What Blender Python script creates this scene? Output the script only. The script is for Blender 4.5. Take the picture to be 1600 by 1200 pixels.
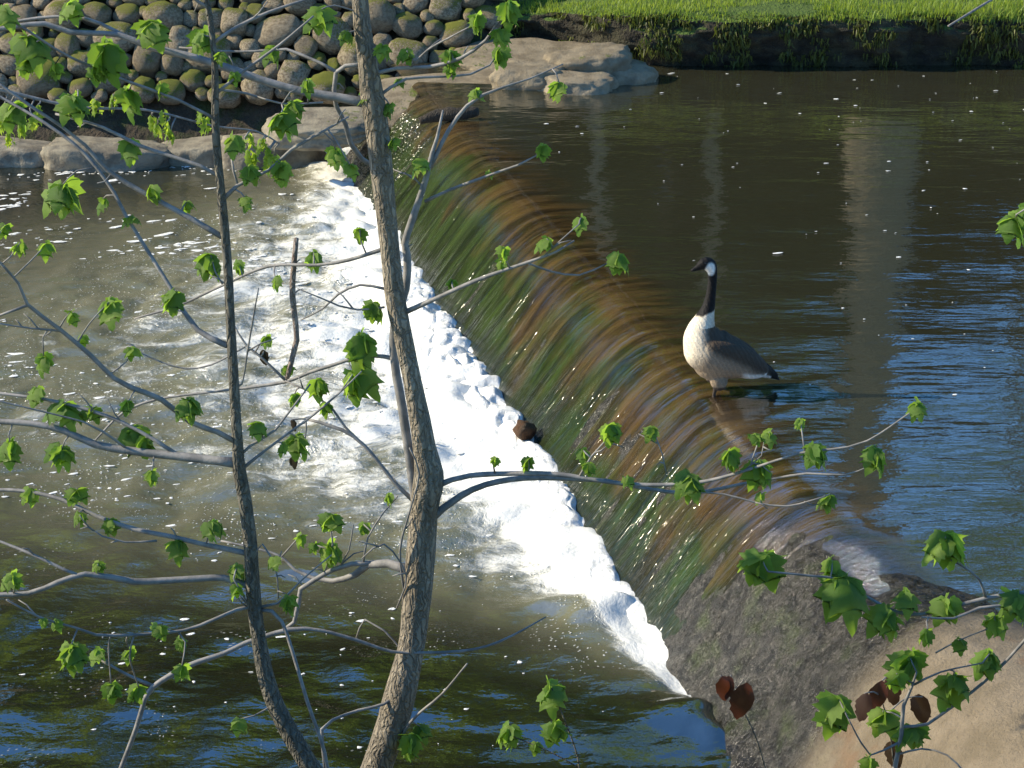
import bpy, bmesh, math, random
import numpy as np
from mathutils import Vector, Matrix, Euler
for o in list(bpy.data.objects): bpy.data.objects.remove(o)
SC = bpy.context.scene
COL = SC.collection
R = math.radians
# ------------------------------------------------------------------ camera
CAMZ, PITCH, FPX = 3.55, R(20), 3208.0        # FPX: focal length in pixels of the 1600 px wide photograph
cd = bpy.data.cameras.new('camera'); cam = bpy.data.objects.new('camera', cd); COL.objects.link(cam)
cam.location = (0, 0, CAMZ); cam.rotation_euler = (R(90) - PITCH, 0, 0)
cd.sensor_width = 36; cd.lens = FPX / 1600 * 36; cd.clip_end = 2000; cd.clip_start = .05
SC.camera = cam
# ------------------------------------------------------------------ light
SUN_EL = R(31); SUN_AZ = math.atan2(-.97, .05)          # azimuth measured from +Y towards +X
sdir = Vector((math.sin(SUN_AZ) * math.cos(SUN_EL), math.cos(SUN_AZ) * math.cos(SUN_EL), math.sin(SUN_EL)))
w = bpy.data.worlds.new('World'); SC.world = w; w.use_nodes = True
wn = w.node_tree.nodes; sky = wn.new('ShaderNodeTexSky'); sky.sky_type = 'NISHITA'; sky.sun_disc = False
sky.sun_elevation = SUN_EL; sky.sun_rotation = SUN_AZ; sky.air_density = 1.0; sky.dust_density = .2; sky.ozone_density = 3
hs = wn.new('ShaderNodeHueSaturation'); hs.inputs['Saturation'].default_value = 1.25; w.node_tree.links.new(sky.outputs[0], hs.inputs['Color']); w.node_tree.links.new(hs.outputs[0], wn['Background'].inputs[0]); wn['Background'].inputs[1].default_value = .135
sl = bpy.data.lights.new('sun', 'SUN'); sl.energy = 3.9; sl.angle = R(.55); sl.color = (1, .875, .64)
so = bpy.data.objects.new('sun', sl); COL.objects.link(so); so.location = sdir * 40
so.rotation_euler = (-sdir).to_track_quat('-Z', 'Y').to_euler()
SC.view_settings.view_transform = 'Standard'; SC.view_settings.look = 'None'
SC.view_settings.exposure = 1.05; SC.view_settings.gamma = 1
SC.cycles.max_bounces = 6; SC.cycles.diffuse_bounces = 2; SC.cycles.glossy_bounces = 3; SC.cycles.transmission_bounces = 3
SC.render.resolution_x = 1024; SC.render.resolution_y = 768
# ------------------------------------------------------------------ pixels to points
FW = Vector((0, math.cos(PITCH), -math.sin(PITCH))); UP = Vector((0, math.sin(PITCH), math.cos(PITCH)))
C = Vector((0, 0, CAMZ))
def ray(u, v): return FW * FPX + Vector((1, 0, 0)) * (u - 800) + UP * (600 - v)
def aty(u, v, y): r = ray(u, v); return C + r * (y / r.y)
def onz(u, v, z): r = ray(u, v); return C + r * ((z - CAMZ) / r.z)
def mpp(p): return (p - C).dot(FW) / FPX               # metres per photograph pixel at p
# ------------------------------------------------------------------ noise
def _h(ix, iy, iz, seed):
    n = (ix * 374761393 + iy * 668265263 + iz * 2147483647 + seed * 974634777) & 0xffffffff
    n = ((n ^ (n >> 13)) * 1274126177) & 0xffffffff
    n = ((n ^ (n >> 15)) * 2246822519) & 0xffffffff
    return ((n ^ (n >> 16)) & 0xffffff) / float(0xffffff)
def vn(x, y, z=0, seed=0):
    x = np.asarray(x, float); y = np.asarray(y, float); z = np.zeros_like(x) + z
    ix, iy, iz = np.floor(x).astype(np.int64), np.floor(y).astype(np.int64), np.floor(z).astype(np.int64)
    fx, fy, fz = x - ix, y - iy, z - iz
    s = lambda t: t * t * t * (t * (t * 6 - 15) + 10)
    a, b, c = s(fx), s(fy), s(fz); r = 0
    for dz in (0, 1):
        for dy in (0, 1):
            for dx in (0, 1):
                wt = (a if dx else 1 - a) * (b if dy else 1 - b) * (c if dz else 1 - c)
                r = r + wt * _h(ix + dx, iy + dy, iz + dz, seed)
    return r * 2 - 1
def fbm(x, y, z=0, o=4, seed=0, g=.5):
    r = 0; a = 1; t = 0
    for i in range(o):
        r = r + a * vn(np.asarray(x) * 2 ** i + i * 7.3, np.asarray(y) * 2 ** i + i * 3.1, np.asarray(z) * 2 ** i, seed + i); t += a; a *= g
    return r / t
def sst(a, b, x): t = np.clip((np.asarray(x, float) - a) / (b - a), 0, 1); return t * t * (3 - 2 * t)
# ------------------------------------------------------------------ materials
class NT:
    def __init__(s, name):
        s.m = bpy.data.materials.new(name); s.m.use_nodes = True; s.t = s.m.node_tree; s.t.nodes.clear()
        s.out = s.n('ShaderNodeOutputMaterial')
    def n(s, ty, props=None, ins=None):
        nd = s.t.nodes.new(ty)
        for k, v in (props or {}).items(): setattr(nd, k, v)
        for k, v in (ins or {}).items(): s.put(nd.inputs[k], v)
        return nd
    def put(s, sock, v):
        if isinstance(v, bpy.types.NodeSocket): s.t.links.new(v, sock)
        elif isinstance(v, bpy.types.Node): s.t.links.new(v.outputs[0], sock)
        else:
            if sock.type == 'RGBA' and not hasattr(v, '__len__'): v = (v, v, v, 1)
            elif sock.type == 'RGBA' and len(v) == 3: v = (*v, 1)
            sock.default_value = v
    def coord(s, k='Object'): return s.n('ShaderNodeTexCoord').outputs[k]
    def attr(s, k): return s.n('ShaderNodeAttribute', {'attribute_name': k})
    def mapv(s, v, sc=(1, 1, 1), loc=(0, 0, 0), rot=(0, 0, 0)): return s.n('ShaderNodeMapping', None, {0: v, 1: loc, 2: rot, 3: sc}).outputs[0]
    def noise(s, v, sc, det=4, ro=.55, dist=0): return s.n('ShaderNodeTexNoise', None, {'Vector': v, 'Scale': sc, 'Detail': det, 'Roughness': ro, 'Distortion': dist}).outputs[0]
    def vor(s, v, sc, f='F1'): return s.n('ShaderNodeTexVoronoi', {'feature': f}, {'Vector': v, 'Scale': sc}).outputs[0]
    def ma(s, op, a, b=0., c=0., cl=False): return s.n('ShaderNodeMath', {'operation': op, 'use_clamp': cl}, {0: a, 1: b, 2: c}).outputs[0]
    def rng(s, v, a, b, c=0., d=1., smooth=True): return s.n('ShaderNodeMapRange', {'interpolation_type': 'SMOOTHSTEP' if smooth else 'LINEAR'}, {0: v, 1: a, 2: b, 3: c, 4: d}).outputs[0]
    def mix(s, f, a, b, mode='MIX'):
        nd = s.n('ShaderNodeMix', {'data_type': 'RGBA', 'blend_type': mode}); s.put(nd.inputs[0], f); s.put(nd.inputs[6], a); s.put(nd.inputs[7], b); return nd.outputs[2]
    def ramp(s, f, st):
        nd = s.n('ShaderNodeValToRGB', None, {0: f}); e = nd.color_ramp.elements
        while len(e) < len(st): e.new(.5)
        for x, (p, c) in zip(e, st): x.position = p; x.color = (*c, 1)
        return nd.outputs[0]
    def bump(s, h, dist, st=1., normal=None):
        d = {'Height': h, 'Distance': dist, 'Strength': st}
        if normal is not None: d['Normal'] = normal
        return s.n('ShaderNodeBump', None, d).outputs[0]
    def pr(s, col, rough=.7, normal=None, **k):
        d = {'Base Color': col, 'Roughness': rough}
        if normal is not None: d['Normal'] = normal
        d.update({a.replace('_', ' '): b for a, b in k.items()})
        return s.n('ShaderNodeBsdfPrincipled', None, d).outputs[0]
    def done(s, sh): s.put(s.out.inputs[0], sh); return s.m
M = {}
def facet(t, normal, amount, sc=105, k=1.1):
    """tiny wavelets of water running over rough stone, each tilted its own way"""
    c = t.n('ShaderNodeTexVoronoi', None, {'Vector': t.coord(), 'Scale': sc}).outputs['Color']
    d = t.n('ShaderNodeVectorMath', {'operation': 'SUBTRACT'}, {0: c, 1: (.5, .5, .5)}).outputs[0]
    d = t.n('ShaderNodeVectorMath', {'operation': 'SCALE'}, {0: d, 'Scale': t.ma('MULTIPLY', amount, k)}).outputs[0]
    a = t.n('ShaderNodeVectorMath', {'operation': 'ADD'}, {0: normal, 1: d}).outputs[0]
    return t.n('ShaderNodeVectorMath', {'operation': 'NORMALIZE'}, {0: a}).outputs[0]
def leafmat(name, a, b, tr, gl=.35):
    t = NT(name); oi = t.n('ShaderNodeObjectInfo').outputs['Random']; co = t.coord()
    c = t.mix(oi, a, b); c = t.mix(t.rng(t.noise(co, 60, 3), .35, .7), c, t.mix(.5, c, (.02, .03, .005)))
    k = t.mix(oi, tuple(x * .8 for x in tr), tuple(x * 1.15 for x in tr))
    p = t.pr(c, .42, t.bump(t.noise(co, 90, 3), .002, .6), Specular_IOR_Level=gl)
    tl = t.n('ShaderNodeBsdfTranslucent', None, {'Color': k}).outputs[0]
    return t.done(t.n('ShaderNodeMixShader', None, {0: .45, 1: p, 2: tl}).outputs[0])
M['leaf'] = leafmat('maple_leaf', (.09, .19, .022), (.22, .33, .045), (.36, .58, .055))
M['leaf_bright'] = leafmat('bright_leaf', (.2, .33, .03), (.27, .38, .04), (.5, .66, .06))
M['leaf_red'] = leafmat('dark_red_leaf', (.05, .012, .014), (.05, .03, .012), (.13, .035, .012), .6)
M['leaf_dead'] = leafmat('dead_leaf', (.045, .03, .018), (.06, .04, .02), (.06, .035, .015))
M['crown'] = leafmat('spring_crown', (.10, .16, .022), (.16, .23, .032), (.38, .54, .06), .2)
M['crown_dark'] = leafmat('evergreen_crown', (.045, .06, .018), (.075, .09, .026), (.10, .14, .028), .2)
def barkmat(name, a, b, c, sc=1.):
    t = NT(name); co = t.coord(); v = t.mapv(co, (90 * sc, 90 * sc, 16 * sc)); n1 = t.noise(v, 1, 5, .6, .6)
    n2 = t.noise(co, 9 * sc, 4); wc = t.n('ShaderNodeVectorMath', {'operation': 'ADD'}, {0: co, 1: t.n('ShaderNodeVectorMath', {'operation': 'SCALE'}, {0: t.n('ShaderNodeTexNoise', None, {'Vector': co, 'Scale': 28. * sc, 'Detail': 4.}).outputs[1], 'Scale': .035 / sc}).outputs[0]}).outputs[0]; cr = t.vor(t.mapv(wc, (85 * sc, 85 * sc, 13 * sc)), 1, 'DISTANCE_TO_EDGE')
    col = t.mix(t.rng(n2, .35, .65), a, b); col = t.mix(t.rng(n1, .45, .7), col, c)
    col = t.mix(t.rng(cr, 0., .16, .6, 0), col, tuple(x * .35 for x in a))
    h = t.ma('ADD', t.ma('MULTIPLY', n1, .7), t.rng(cr, 0, .25))
    return t.done(t.pr(col, .85, t.bump(h, .006 / sc, .9)))
M['bark'] = barkmat('grey_bark', (.21, .175, .125), (.29, .25, .19), (.12, .10, .075))
M['bark_smooth'] = (lambda t: t.done(t.pr(t.mix(t.rng(t.noise(t.coord(), 30, 5), .35, .65), (.13, .125, .12), (.24, .225, .21)), .7,
    t.bump(t.noise(t.coord(), 160, 4), .002, .5))))(NT('smooth_bark'))
M['bark_dark'] = barkmat('dark_bark', (.12, .11, .085), (.17, .155, .12), (.065, .06, .045))
M['bark_big'] = barkmat('big_tree_bark', (.32, .25, .155), (.38, .31, .20), (.18, .14, .085), .16)
M['wet_log'] = barkmat('wet_log', (.03, .022, .014), (.055, .04, .025), (.02, .015, .01), .6)
M['bark_pale'] = barkmat('peeling_branch', (.28, .22, .18), (.30, .26, .24), (.17, .09, .06), 1.5)
def stonemat(name, a, b, c, moss, mc=(.10, .13, .012), bs=1., mtop=True):
    t = NT(name); co = t.coord(); oi = t.n('ShaderNodeObjectInfo').outputs['Random']
    off = t.n('ShaderNodeVectorMath', {'operation': 'ADD'}, {0: co, 1: t.n('ShaderNodeCombineXYZ', None, {0: t.ma('MULTIPLY', oi, 37.), 1: t.ma('MULTIPLY', oi, 91.), 2: 0.}).outputs[0]}).outputs[0]
    n1 = t.noise(off, 6 * bs, 6, .6); n2 = t.noise(off, 45 * bs, 5, .65)
    col = t.mix(oi, a, b); col = t.mix(t.rng(n1, .38, .66), col, c); col = t.mix(t.rng(n2, .5, .8, 0, .6), col, tuple(x * .45 for x in a))
    g = t.n('ShaderNodeNewGeometry'); nz = t.n('ShaderNodeSeparateXYZ', None, {0: g.outputs['Normal']}).outputs[2]
    pn = t.noise(g.outputs['Position'], 1.6, 3); mm = t.ma('ADD', t.ma('ADD', t.ma('MULTIPLY', nz, .35), t.ma('MULTIPLY', pn, 1.)), t.ma('MULTIPLY', t.noise(off, 14, 5, .65), .8))
    mm = t.rng(mm, 1.42 - moss, 1.55 - moss)
    mcol = t.mix(t.noise(off, 80, 3), tuple(x * .5 for x in mc), tuple(x * 1.5 for x in mc))
    col = t.mix(mm, col, mcol)
    h = t.ma('ADD', t.ma('ADD', t.ma('MULTIPLY', n1, .6), t.ma('MULTIPLY', n2, .35)), t.ma('MULTIPLY', mm, t.ma('MULTIPLY', t.noise(off, 120, 4), .6)))
    return t.done(t.pr(col, .88, t.bump(h, .03, .8)))
M['cobble'] = stonemat('cobble_stone', (.21, .165, .105), (.36, .295, .20), (.14, .105, .065), .34, (.15, .16, .012))
M['slab'] = stonemat('river_slab', (.26, .21, .14), (.22, .18, .12), (.14, .11, .07), .04)
M['ledge'] = stonemat('ledge_rock', (.30, .26, .19), (.24, .21, .15), (.13, .11, .08), -.02)
t = NT('earth'); co = t.coord(); n1 = t.noise(co, 5, 6, .65); n2 = t.noise(co, 30, 5, .6)
c = t.mix(t.rng(n1, .4, .6), (.035, .027, .017), (.075, .055, .033)); c = t.mix(t.rng(t.noise(co, 2.3, 5, .65), .48, .62), c, (.035, .05, .010))
M['earth'] = t.done(t.pr(c, .95, t.bump(t.ma('ADD', n1, n2), .06, 1.)))
t = NT('grass_soil'); co = t.coord(); n1 = t.noise(co, 4, 6, .65)
M['grass_soil'] = t.done(t.pr(t.mix(t.rng(n1, .35, .65), (.07, .11, .016), (.11, .15, .022)), .95, t.bump(n1, .05)))
t = NT('leaf_litter'); co = t.coord(); n1 = t.noise(co, .35, 5, .6); n2 = t.noise(co, 9, 5, .7)
c = t.mix(t.rng(n2, .35, .65), (.13, .09, .05), (.25, .175, .10)); c = t.mix(t.rng(n1, .45, .6), c, (.075, .11, .02))
M['ground'] = t.done(t.pr(c, .95, t.bump(n2, .08)))
def blademat(name, a, b, tr):
    t = NT(name); r = t.attr('rnd').outputs['Fac']
    p = t.pr(t.mix(r, a, b), .55); tl = t.n('ShaderNodeBsdfTranslucent', None, {'Color': tr}).outputs[0]
    return t.done(t.n('ShaderNodeMixShader', None, {0: .4, 1: p, 2: tl}).outputs[0])
M['grass'] = blademat('grass_blades', (.12, .20, .02), (.26, .34, .04), (.42, .55, .05))
M['moss'] = blademat('moss_tufts', (.05, .06, .011), (.15, .165, .025), (.13, .17, .02))
# ------------------------------------------------------------------ objects
def tag(o, label=None, cat=None, group=None, kind=None):
    if label: o['label'] = label
    if cat: o['category'] = cat
    if group: o['group'] = group
    if kind: o['kind'] = kind
    return o
def empty(name, loc=(0, 0, 0), *a, **k):
    o = bpy.data.objects.new(name, None); o.location = loc; o.empty_display_size = .1; COL.objects.link(o); return tag(o, *a, **k)
def link(name, me, parent=None, loc=None):
    o = bpy.data.objects.new(name, me); COL.objects.link(o)
    if parent is not None:
        o.parent = parent
        if parent.type == 'EMPTY' and parent.parent is None: o.matrix_parent_inverse = Matrix.Translation(-Vector(parent.location))
    if loc is not None: o.location = loc
    return o
def mesh(name, v, f, mat, smooth=True, uv=None, attrs=None):
    me = bpy.data.meshes.new(name)
    me.from_pydata(v.tolist() if hasattr(v, 'tolist') else v, [], f.tolist() if hasattr(f, 'tolist') else f)
    me.materials.append(mat)
    if smooth: me.polygons.foreach_set('use_smooth', np.ones(len(me.polygons), bool))
    if uv is not None:
        l = me.uv_layers.new(name='flow'); idx = np.zeros(len(me.loops), int); me.loops.foreach_get('vertex_index', idx)
        l.data.foreach_set('uv', np.asarray(uv, float)[idx].ravel())
    for k, a in (attrs or {}).items():
        at = me.attributes.new(k, 'FLOAT', 'POINT'); at.data.foreach_set('value', np.asarray(a, float).ravel())
    me.update(); return me
def gridfaces(na, nb):
    i = np.arange(na - 1)[:, None] * nb + np.arange(nb - 1)[None, :]
    return np.stack([i, i + nb, i + nb + 1, i + 1], -1).reshape(-1, 4)
# ================================================================== THE RIVER
# dam axis: s runs along the crest away from the camera, q runs downstream from the crest
C0 = np.array([1.6, 7.3]); DE = np.array([-.232, .973]); DE /= np.linalg.norm(DE); DN = np.array([-DE[1], DE[0]])
ZD = -.65                                              # downstream water level
def SQ(s, q): s = np.asarray(s, float); q = np.asarray(q, float); return C0[0] + s * DE[0] + q * DN[0], C0[1] + s * DE[1] + q * DN[1]
def toSQ(x, y): return (x - C0[0]) * DE[0] + (y - C0[1]) * DE[1], (x - C0[0]) * DN[0] + (y - C0[1]) * DN[1]
QB = .70                                               # where the sheet meets the lower pool
def prof(q):
    q = np.maximum(np.asarray(q, float), 0); q0 = .40; k = 1.63
    return np.where(q < q0, -k * q * q, -k * q0 * q0 - 2 * k * q0 * (q - q0))
goose_p = onz(1126, 612, 0.0)
gs, gq = toSQ(goose_p.x, goose_p.y)
# --- upper pool and the sheet of water over the crest, one surface
sv = np.concatenate([np.linspace(-60, -6, 10)[:-1], np.linspace(-6, -1, 30)[:-1], np.linspace(-1, 10, 470)[:-1], np.linspace(10, 13, 12)])
qv = np.concatenate([[-90, -50, -30], np.linspace(-20, -8, 25)[:-1], np.linspace(-8, -2, 90)[:-1], np.linspace(-2, -.3, 55)[:-1], np.linspace(-.3, .86, 56)])
S, Q = np.meshgrid(sv, qv, indexing='ij'); X, Y = SQ(S, Q)
sheet = sst(-.1, .4, Q)
zz = prof(Q)
warp = fbm(S * 1.1, Q * .9, 0, 3, 5) * .5
rid = fbm(S * 7 + warp, Q * .8, 0, 4, 11) + .5 * fbm(S * 22 + warp * 3, Q * 2.0, 0, 2, 17)
zz = zz + sheet * .014 * rid
crest = np.exp(-((Q + .25) / .45) ** 2)
zz += crest * .0035 * fbm(S * 6 + .6 * Q, Q * 2.2, 0, 3, 23) 
amp = .0026 * sst(-14, 0, Q) + .0022
calm = (1 - sheet)
zz += calm * amp * (fbm(X * 1.1, Y * 2.4, 0, 3, 31) + .5 * np.sin(Y * 8 + 2.5 * fbm(X * .5, Y * .7, 0, 2, 37)) * sst(-.2, .5, fbm(X * .35, Y * .5, 0, 2, 41)))
rr = np.hypot(X - goose_p.x, Y - goose_p.y)
zz += .0028 * np.cos(rr * 46) * np.exp(-rr * 3.2) * (rr > .03)
me = mesh('upper_pool', np.stack([X, Y, zz], -1).reshape(-1, 3), gridfaces(len(sv), len(qv))[~((S[:-1, :-1] > 9.7) & (Q[:-1, :-1] > .1)).ravel()][:, ::-1], None or bpy.data.materials.new('tmp'),
          uv=np.stack([S, Q], -1).reshape(-1, 2), attrs={'sheet': sheet.ravel()}, )
t = NT('upper_water'); uvm = t.n('ShaderNodeUVMap', {'uv_map': 'flow'}).outputs[0]; sh = t.attr('sheet').outputs['Fac']
sep = t.n('ShaderNodeSeparateXYZ', None, {0: uvm}); ss = sep.outputs[0]; qq = sep.outputs[1]
wv = t.n('ShaderNodeVectorMath', {'operation': 'ADD'}, {0: uvm, 1: t.n('ShaderNodeVectorMath', {'operation': 'SCALE'}, {0: t.n('ShaderNodeTexNoise', None, {'Vector': uvm, 'Scale': 1.4, 'Detail': 2.}).outputs[1], 'Scale': .22}).outputs[0]}).outputs[0]
st1 = t.noise(t.mapv(wv, (9, 1.7, 1)), 1, 6, .62); st2 = t.noise(t.mapv(wv, (26, 3.6, 1)), 1, 4, .65); big = t.noise(t.mapv(wv, (1.6, 2.2, 1)), 1, 4, .6)
pool = t.mix(t.noise(t.coord(), .6, 3), (.024, .0235, .0135), (.034, .0335, .0195))
brown = t.mix(t.rng(st1, .36, .64), (.020, .013, .006), (.085, .053, .019)); green = t.mix(t.rng(st1, .36, .66), (.008, .014, .004), (.030, .050, .011))
gm = t.rng(t.ma('ADD', t.ma('ADD', big, t.ma('MULTIPLY', qq, .55)), t.ma('MULTIPLY', ss, .012)), .62, .86)
sc = t.mix(gm, brown, green); sc = t.mix(t.rng(st2, .52, .8, 0, .55), sc, (.007, .0055, .003))
dk = t.rng(t.ma('ADD', qq, t.ma('MULTIPLY', t.noise(wv, 5, 4), .25)), .66, .82); sc = t.mix(t.ma('MULTIPLY', dk, .8), sc, (.018, .02, .012))
wetr = t.rng(t.ma('ADD', ss, t.ma('MULTIPLY', t.noise(uvm, 2.2, 4), 1.6)), 1.9, .9)
fine = t.noise(t.coord(), 42, 5, .7)
sc = t.mix(t.ma('MULTIPLY', wetr, .85), sc, t.mix(t.rng(fine, .35, .7), (.014, .012, .009), (.05, .045, .034)))
white = t.rng(t.ma('ADD', t.noise(t.mapv(wv, (26, 1.5, 1), (3, 1, 0)), 1, 4, .7), t.ma('MULTIPLY', t.noise(uvm, 2.6, 2), .30)), .86, .93)
sc = t.mix(t.ma('MULTIPLY', white, .12), sc, (.6, .6, .55))
col = t.mix(t.rng(t.ma('ADD', qq, t.ma('MULTIPLY', t.noise(wv, 3, 3), .5)), -.12, .32), pool, sc)
co = t.coord()
rip = t.ma('ADD', t.noise(t.mapv(co, (2.2, 5, 1)), 1, 3, .5), t.ma('MULTIPLY', t.noise(t.mapv(co, (9, 20, 1)), 1, 3, .55), .22))
calmb = t.bump(rip, .0085, 1.)
flow = t.ma('ADD', t.ma('MULTIPLY', st1, 1.), t.ma('MULTIPLY', st2, .8)); fb = t.ma('MULTIPLY', flow, t.rng(qq, -.1, .35))
fb = t.ma('ADD', fb, t.ma('MULTIPLY', t.ma('MULTIPLY', fine, 2.5), t.ma('MULTIPLY', wetr, t.rng(qq, -.2, .2))))
glz = t.ma('MULTIPLY', t.ma('MAXIMUM', wetr, t.rng(ss, 8.1, 9.1)), t.rng(qq, .12, .34))
nb = t.bump(fb, .010, 1., calmb); nb = facet(t, nb, glz)
M['upper_water'] = t.done(t.pr(col, t.ma('ADD', t.ma('ADD', .04, t.ma('MULTIPLY', sh, .06)), t.ma('MULTIPLY', glz, .12)), nb, IOR=t.rng(qq, .0, .4, 3.6, 1.4)))
me.materials[0] = M['upper_water']
tag(link('upper_pool_water', me), kind='structure')
# --- lower pool
xs = np.concatenate([[-90, -60, -40, -28, -20], np.linspace(-14, -6, 60)[:-1], np.linspace(-6, 1.9, 240)]); ys = np.concatenate([np.linspace(3, 6.4, 12)[:-1], np.linspace(6.4, 18.2, 360)])
X, Y = np.meshgrid(xs, ys, indexing='ij'); S, Q = toSQ(X, Y); D = Q - QB
Wd = np.interp(S, [-1, .55, 1.3, 2.3, 3.5, 5, 6.8, 8.4, 9.5], [.02, .08, .26, .9, 2.0, 2.7, 2.3, 1.3, .5])
Wc = np.interp(S, [-1, .55, 1.0, 1.8, 3, 5, 7, 8.6, 9.6], [.0, .02, .10, .16, .26, .30, .24, .14, .08])
def lower_h(X, Y):
    S, Q = toSQ(X, Y); D = np.maximum(Q - QB, 0)
    Wd_ = np.interp(S, [-1, .55, 1.3, 2.3, 3.5, 5, 6.8, 8.4, 9.5], [.02, .08, .26, .9, 2.0, 2.7, 2.3, 1.3, .5])
    tur = np.exp(-(D / (Wd_ + .1)) ** 1.3)
    cx = fbm(X * .5, Y * .5, 0, 2, 51)
    rip = fbm(X * 1.3 + cx, Y * 2.2 + cx, 0, 4, 53, .45)
    ring = np.sin((np.hypot(X + .2, Y - 7.2) * 13) + 3 * cx) * .35
    near = sst(13.5, 8.5, Y)
    calm = (.0045 + .019 * near) * (rip + ring * near * .7)
    bil = np.abs(fbm(X * 2.6, Y * 3.2, 0, 3, 57, .5)) * 2.6 - .4
    wav = .018 * np.sin(D * 8.5 + 2.2 * fbm(X * 1.1, Y * 1.1, 0, 2, 61))
    return ZD + calm + tur * (.05 * bil - .02 + wav * .9)
Z = lower_h(X, Y)
cov = np.clip(np.exp(-(np.maximum(D, 0) / (Wc + .03)) ** 2) * 1.25 + .58 * np.exp(-(np.maximum(D, 0) / (Wd + .05)) ** 1.5) + .20 * np.exp(-(np.maximum(D, 0) / (Wd * 1.7 + .05)) ** 2) * sst(.3, 2.5, S), 0, 1.3) * sst(.35, .8, S)
milk = np.clip(.75 * np.exp(-(np.maximum(D, 0) / (Wd * 1.2 + .06)) ** 1.6) + .33 * np.exp(-(np.maximum(D, 0) / (Wd * 2.6 + .05)) ** 2), 0, 1) * sst(.4, 1.1, S)
me = mesh('lower_pool', np.stack([X, Y, Z], -1).reshape(-1, 3), gridfaces(len(xs), len(ys)), bpy.data.materials.new('tmp2'), attrs={'cov': cov.ravel(), 'milk': milk.ravel()})
t = NT('lower_water'); co = t.coord(); cv = t.attr('cov').outputs['Fac']; mk = t.attr('milk').outputs['Fac']
wco = t.n('ShaderNodeVectorMath', {'operation': 'ADD'}, {0: co, 1: t.n('ShaderNodeVectorMath', {'operation': 'SCALE'}, {0: t.n('ShaderNodeTexNoise', None, {'Vector': co, 'Scale': 1.3, 'Detail': 3.}).outputs[1], 'Scale': .5}).outputs[0]}).outputs[0]
fn = t.ma('ADD', t.ma('MULTIPLY', t.noise(t.mapv(wco, (3., 4.2, 1)), 1, 6, .68), .75), t.ma('MULTIPLY', t.noise(wco, 17, 5, .7), .32))
fm = t.rng(t.ma('ADD', t.ma('MULTIPLY', cv, .62), fn), .80, 1.02)
bub = t.rng(t.vor(wco, 38), .10, .24, 1, 0); bub = t.ma('MULTIPLY', bub, t.rng(t.ma('ADD', t.noise(wco, 2.2, 3), t.ma('MULTIPLY', cv, .5)), .55, .75))
fm = t.ma('MAXIMUM', fm, t.ma('MULTIPLY', bub, .8))
deep = t.mix(t.noise(co, .8, 3), (.011, .012, .006), (.017, .018, .009)); wat = t.mix(t.ma('MULTIPLY', mk, .95), deep, (.25, .24, .155))
col = t.mix(t.ma('MULTIPLY', fm, t.rng(cv, .1, .9, .62, 1.)), wat, (.84, .83, .76))
rip = t.ma('ADD', t.noise(t.mapv(co, (4, 7, 1)), 1, 3, .5), t.ma('MULTIPLY', t.noise(t.mapv(co, (14, 22, 1)), 1, 3, .55), .3))
b1 = t.bump(rip, .009, 1.); b2 = t.bump(t.ma('MULTIPLY', t.ma('ADD', t.noise(wco, 24, 5, .65), fm), t.rng(cv, .05, .5)), .010, .8, b1)
M['lower_water'] = t.done(t.pr(col, t.ma('ADD', .04, t.ma('MULTIPLY', fm, .5)), b2, IOR=t.rng(fm, 0, 1, 3.1, 1.3)))
me.materials[0] = M['lower_water']
tag(link('lower_pool_water', me), kind='structure')
# --- boiling foam at the foot of the dam
t = NT('foam'); co = t.coord(); n1 = t.noise(co, 34, 6, .7)
M['foam'] = t.done(t.pr(t.mix(t.rng(n1, .3, .6), (.70, .69, .63), (.90, .90, .86)), .55, t.bump(n1, .018, .8)))
sv = np.linspace(.5, 9.35, 680); tv = np.linspace(0, 1, 56)
S, T = np.meshgrid(sv, tv, indexing='ij')
Wf = np.interp(S, [.4, .65, 1.0, 1.7, 3, 5, 7, 8.6, 9.4], [.03, .06, .15, .22, .34, .40, .32, .20, .10]) * (1 + .25 * fbm(S * 1.7, 0 * S, 0, 3, 71))
Qf = QB - .055 + .05 * fbm(S * 2.6, 0 * S, 0, 4, 73) + T * Wf
X, Y = SQ(S, Qf)
bl = lambda k, sd: np.minimum(np.abs(vn(X * k, Y * k * 1.1, S * 0, sd)) * 3, 1.2) - .5
env = np.clip(np.sin(np.clip(T * 1.02 + .03, 0, 1) ** .62 * math.pi), 0, 1) ** .75
hgt = np.interp(S, [.5, .7, 1.2, 2.2, 4, 6, 8, 9.4], [.01, .022, .035, .06, .095, .085, .06, .03])
big = vn(X * 3.3, Y * 3.3, 0, 81) * .35 + .65
Zf = ZD - .025 + env * hgt * (big * .8 + .42 * bl(4.6, 83) + .26 * bl(9, 85) + .07 * bl(19, 87))
Xf = X + .02 * vn(X * 11, Y * 11, 0, 91); Yf = Y + .02 * vn(X * 11, Y * 11, 0, 93)
tag(link('foam_boil', mesh('foam_boil', np.stack([Xf, Yf, Zf], -1).reshape(-1, 3), gridfaces(len(sv), len(tv))[:, ::-1], M['foam'])), 'white boiling foam along the foot of the dam', 'foam', kind='stuff')
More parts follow.
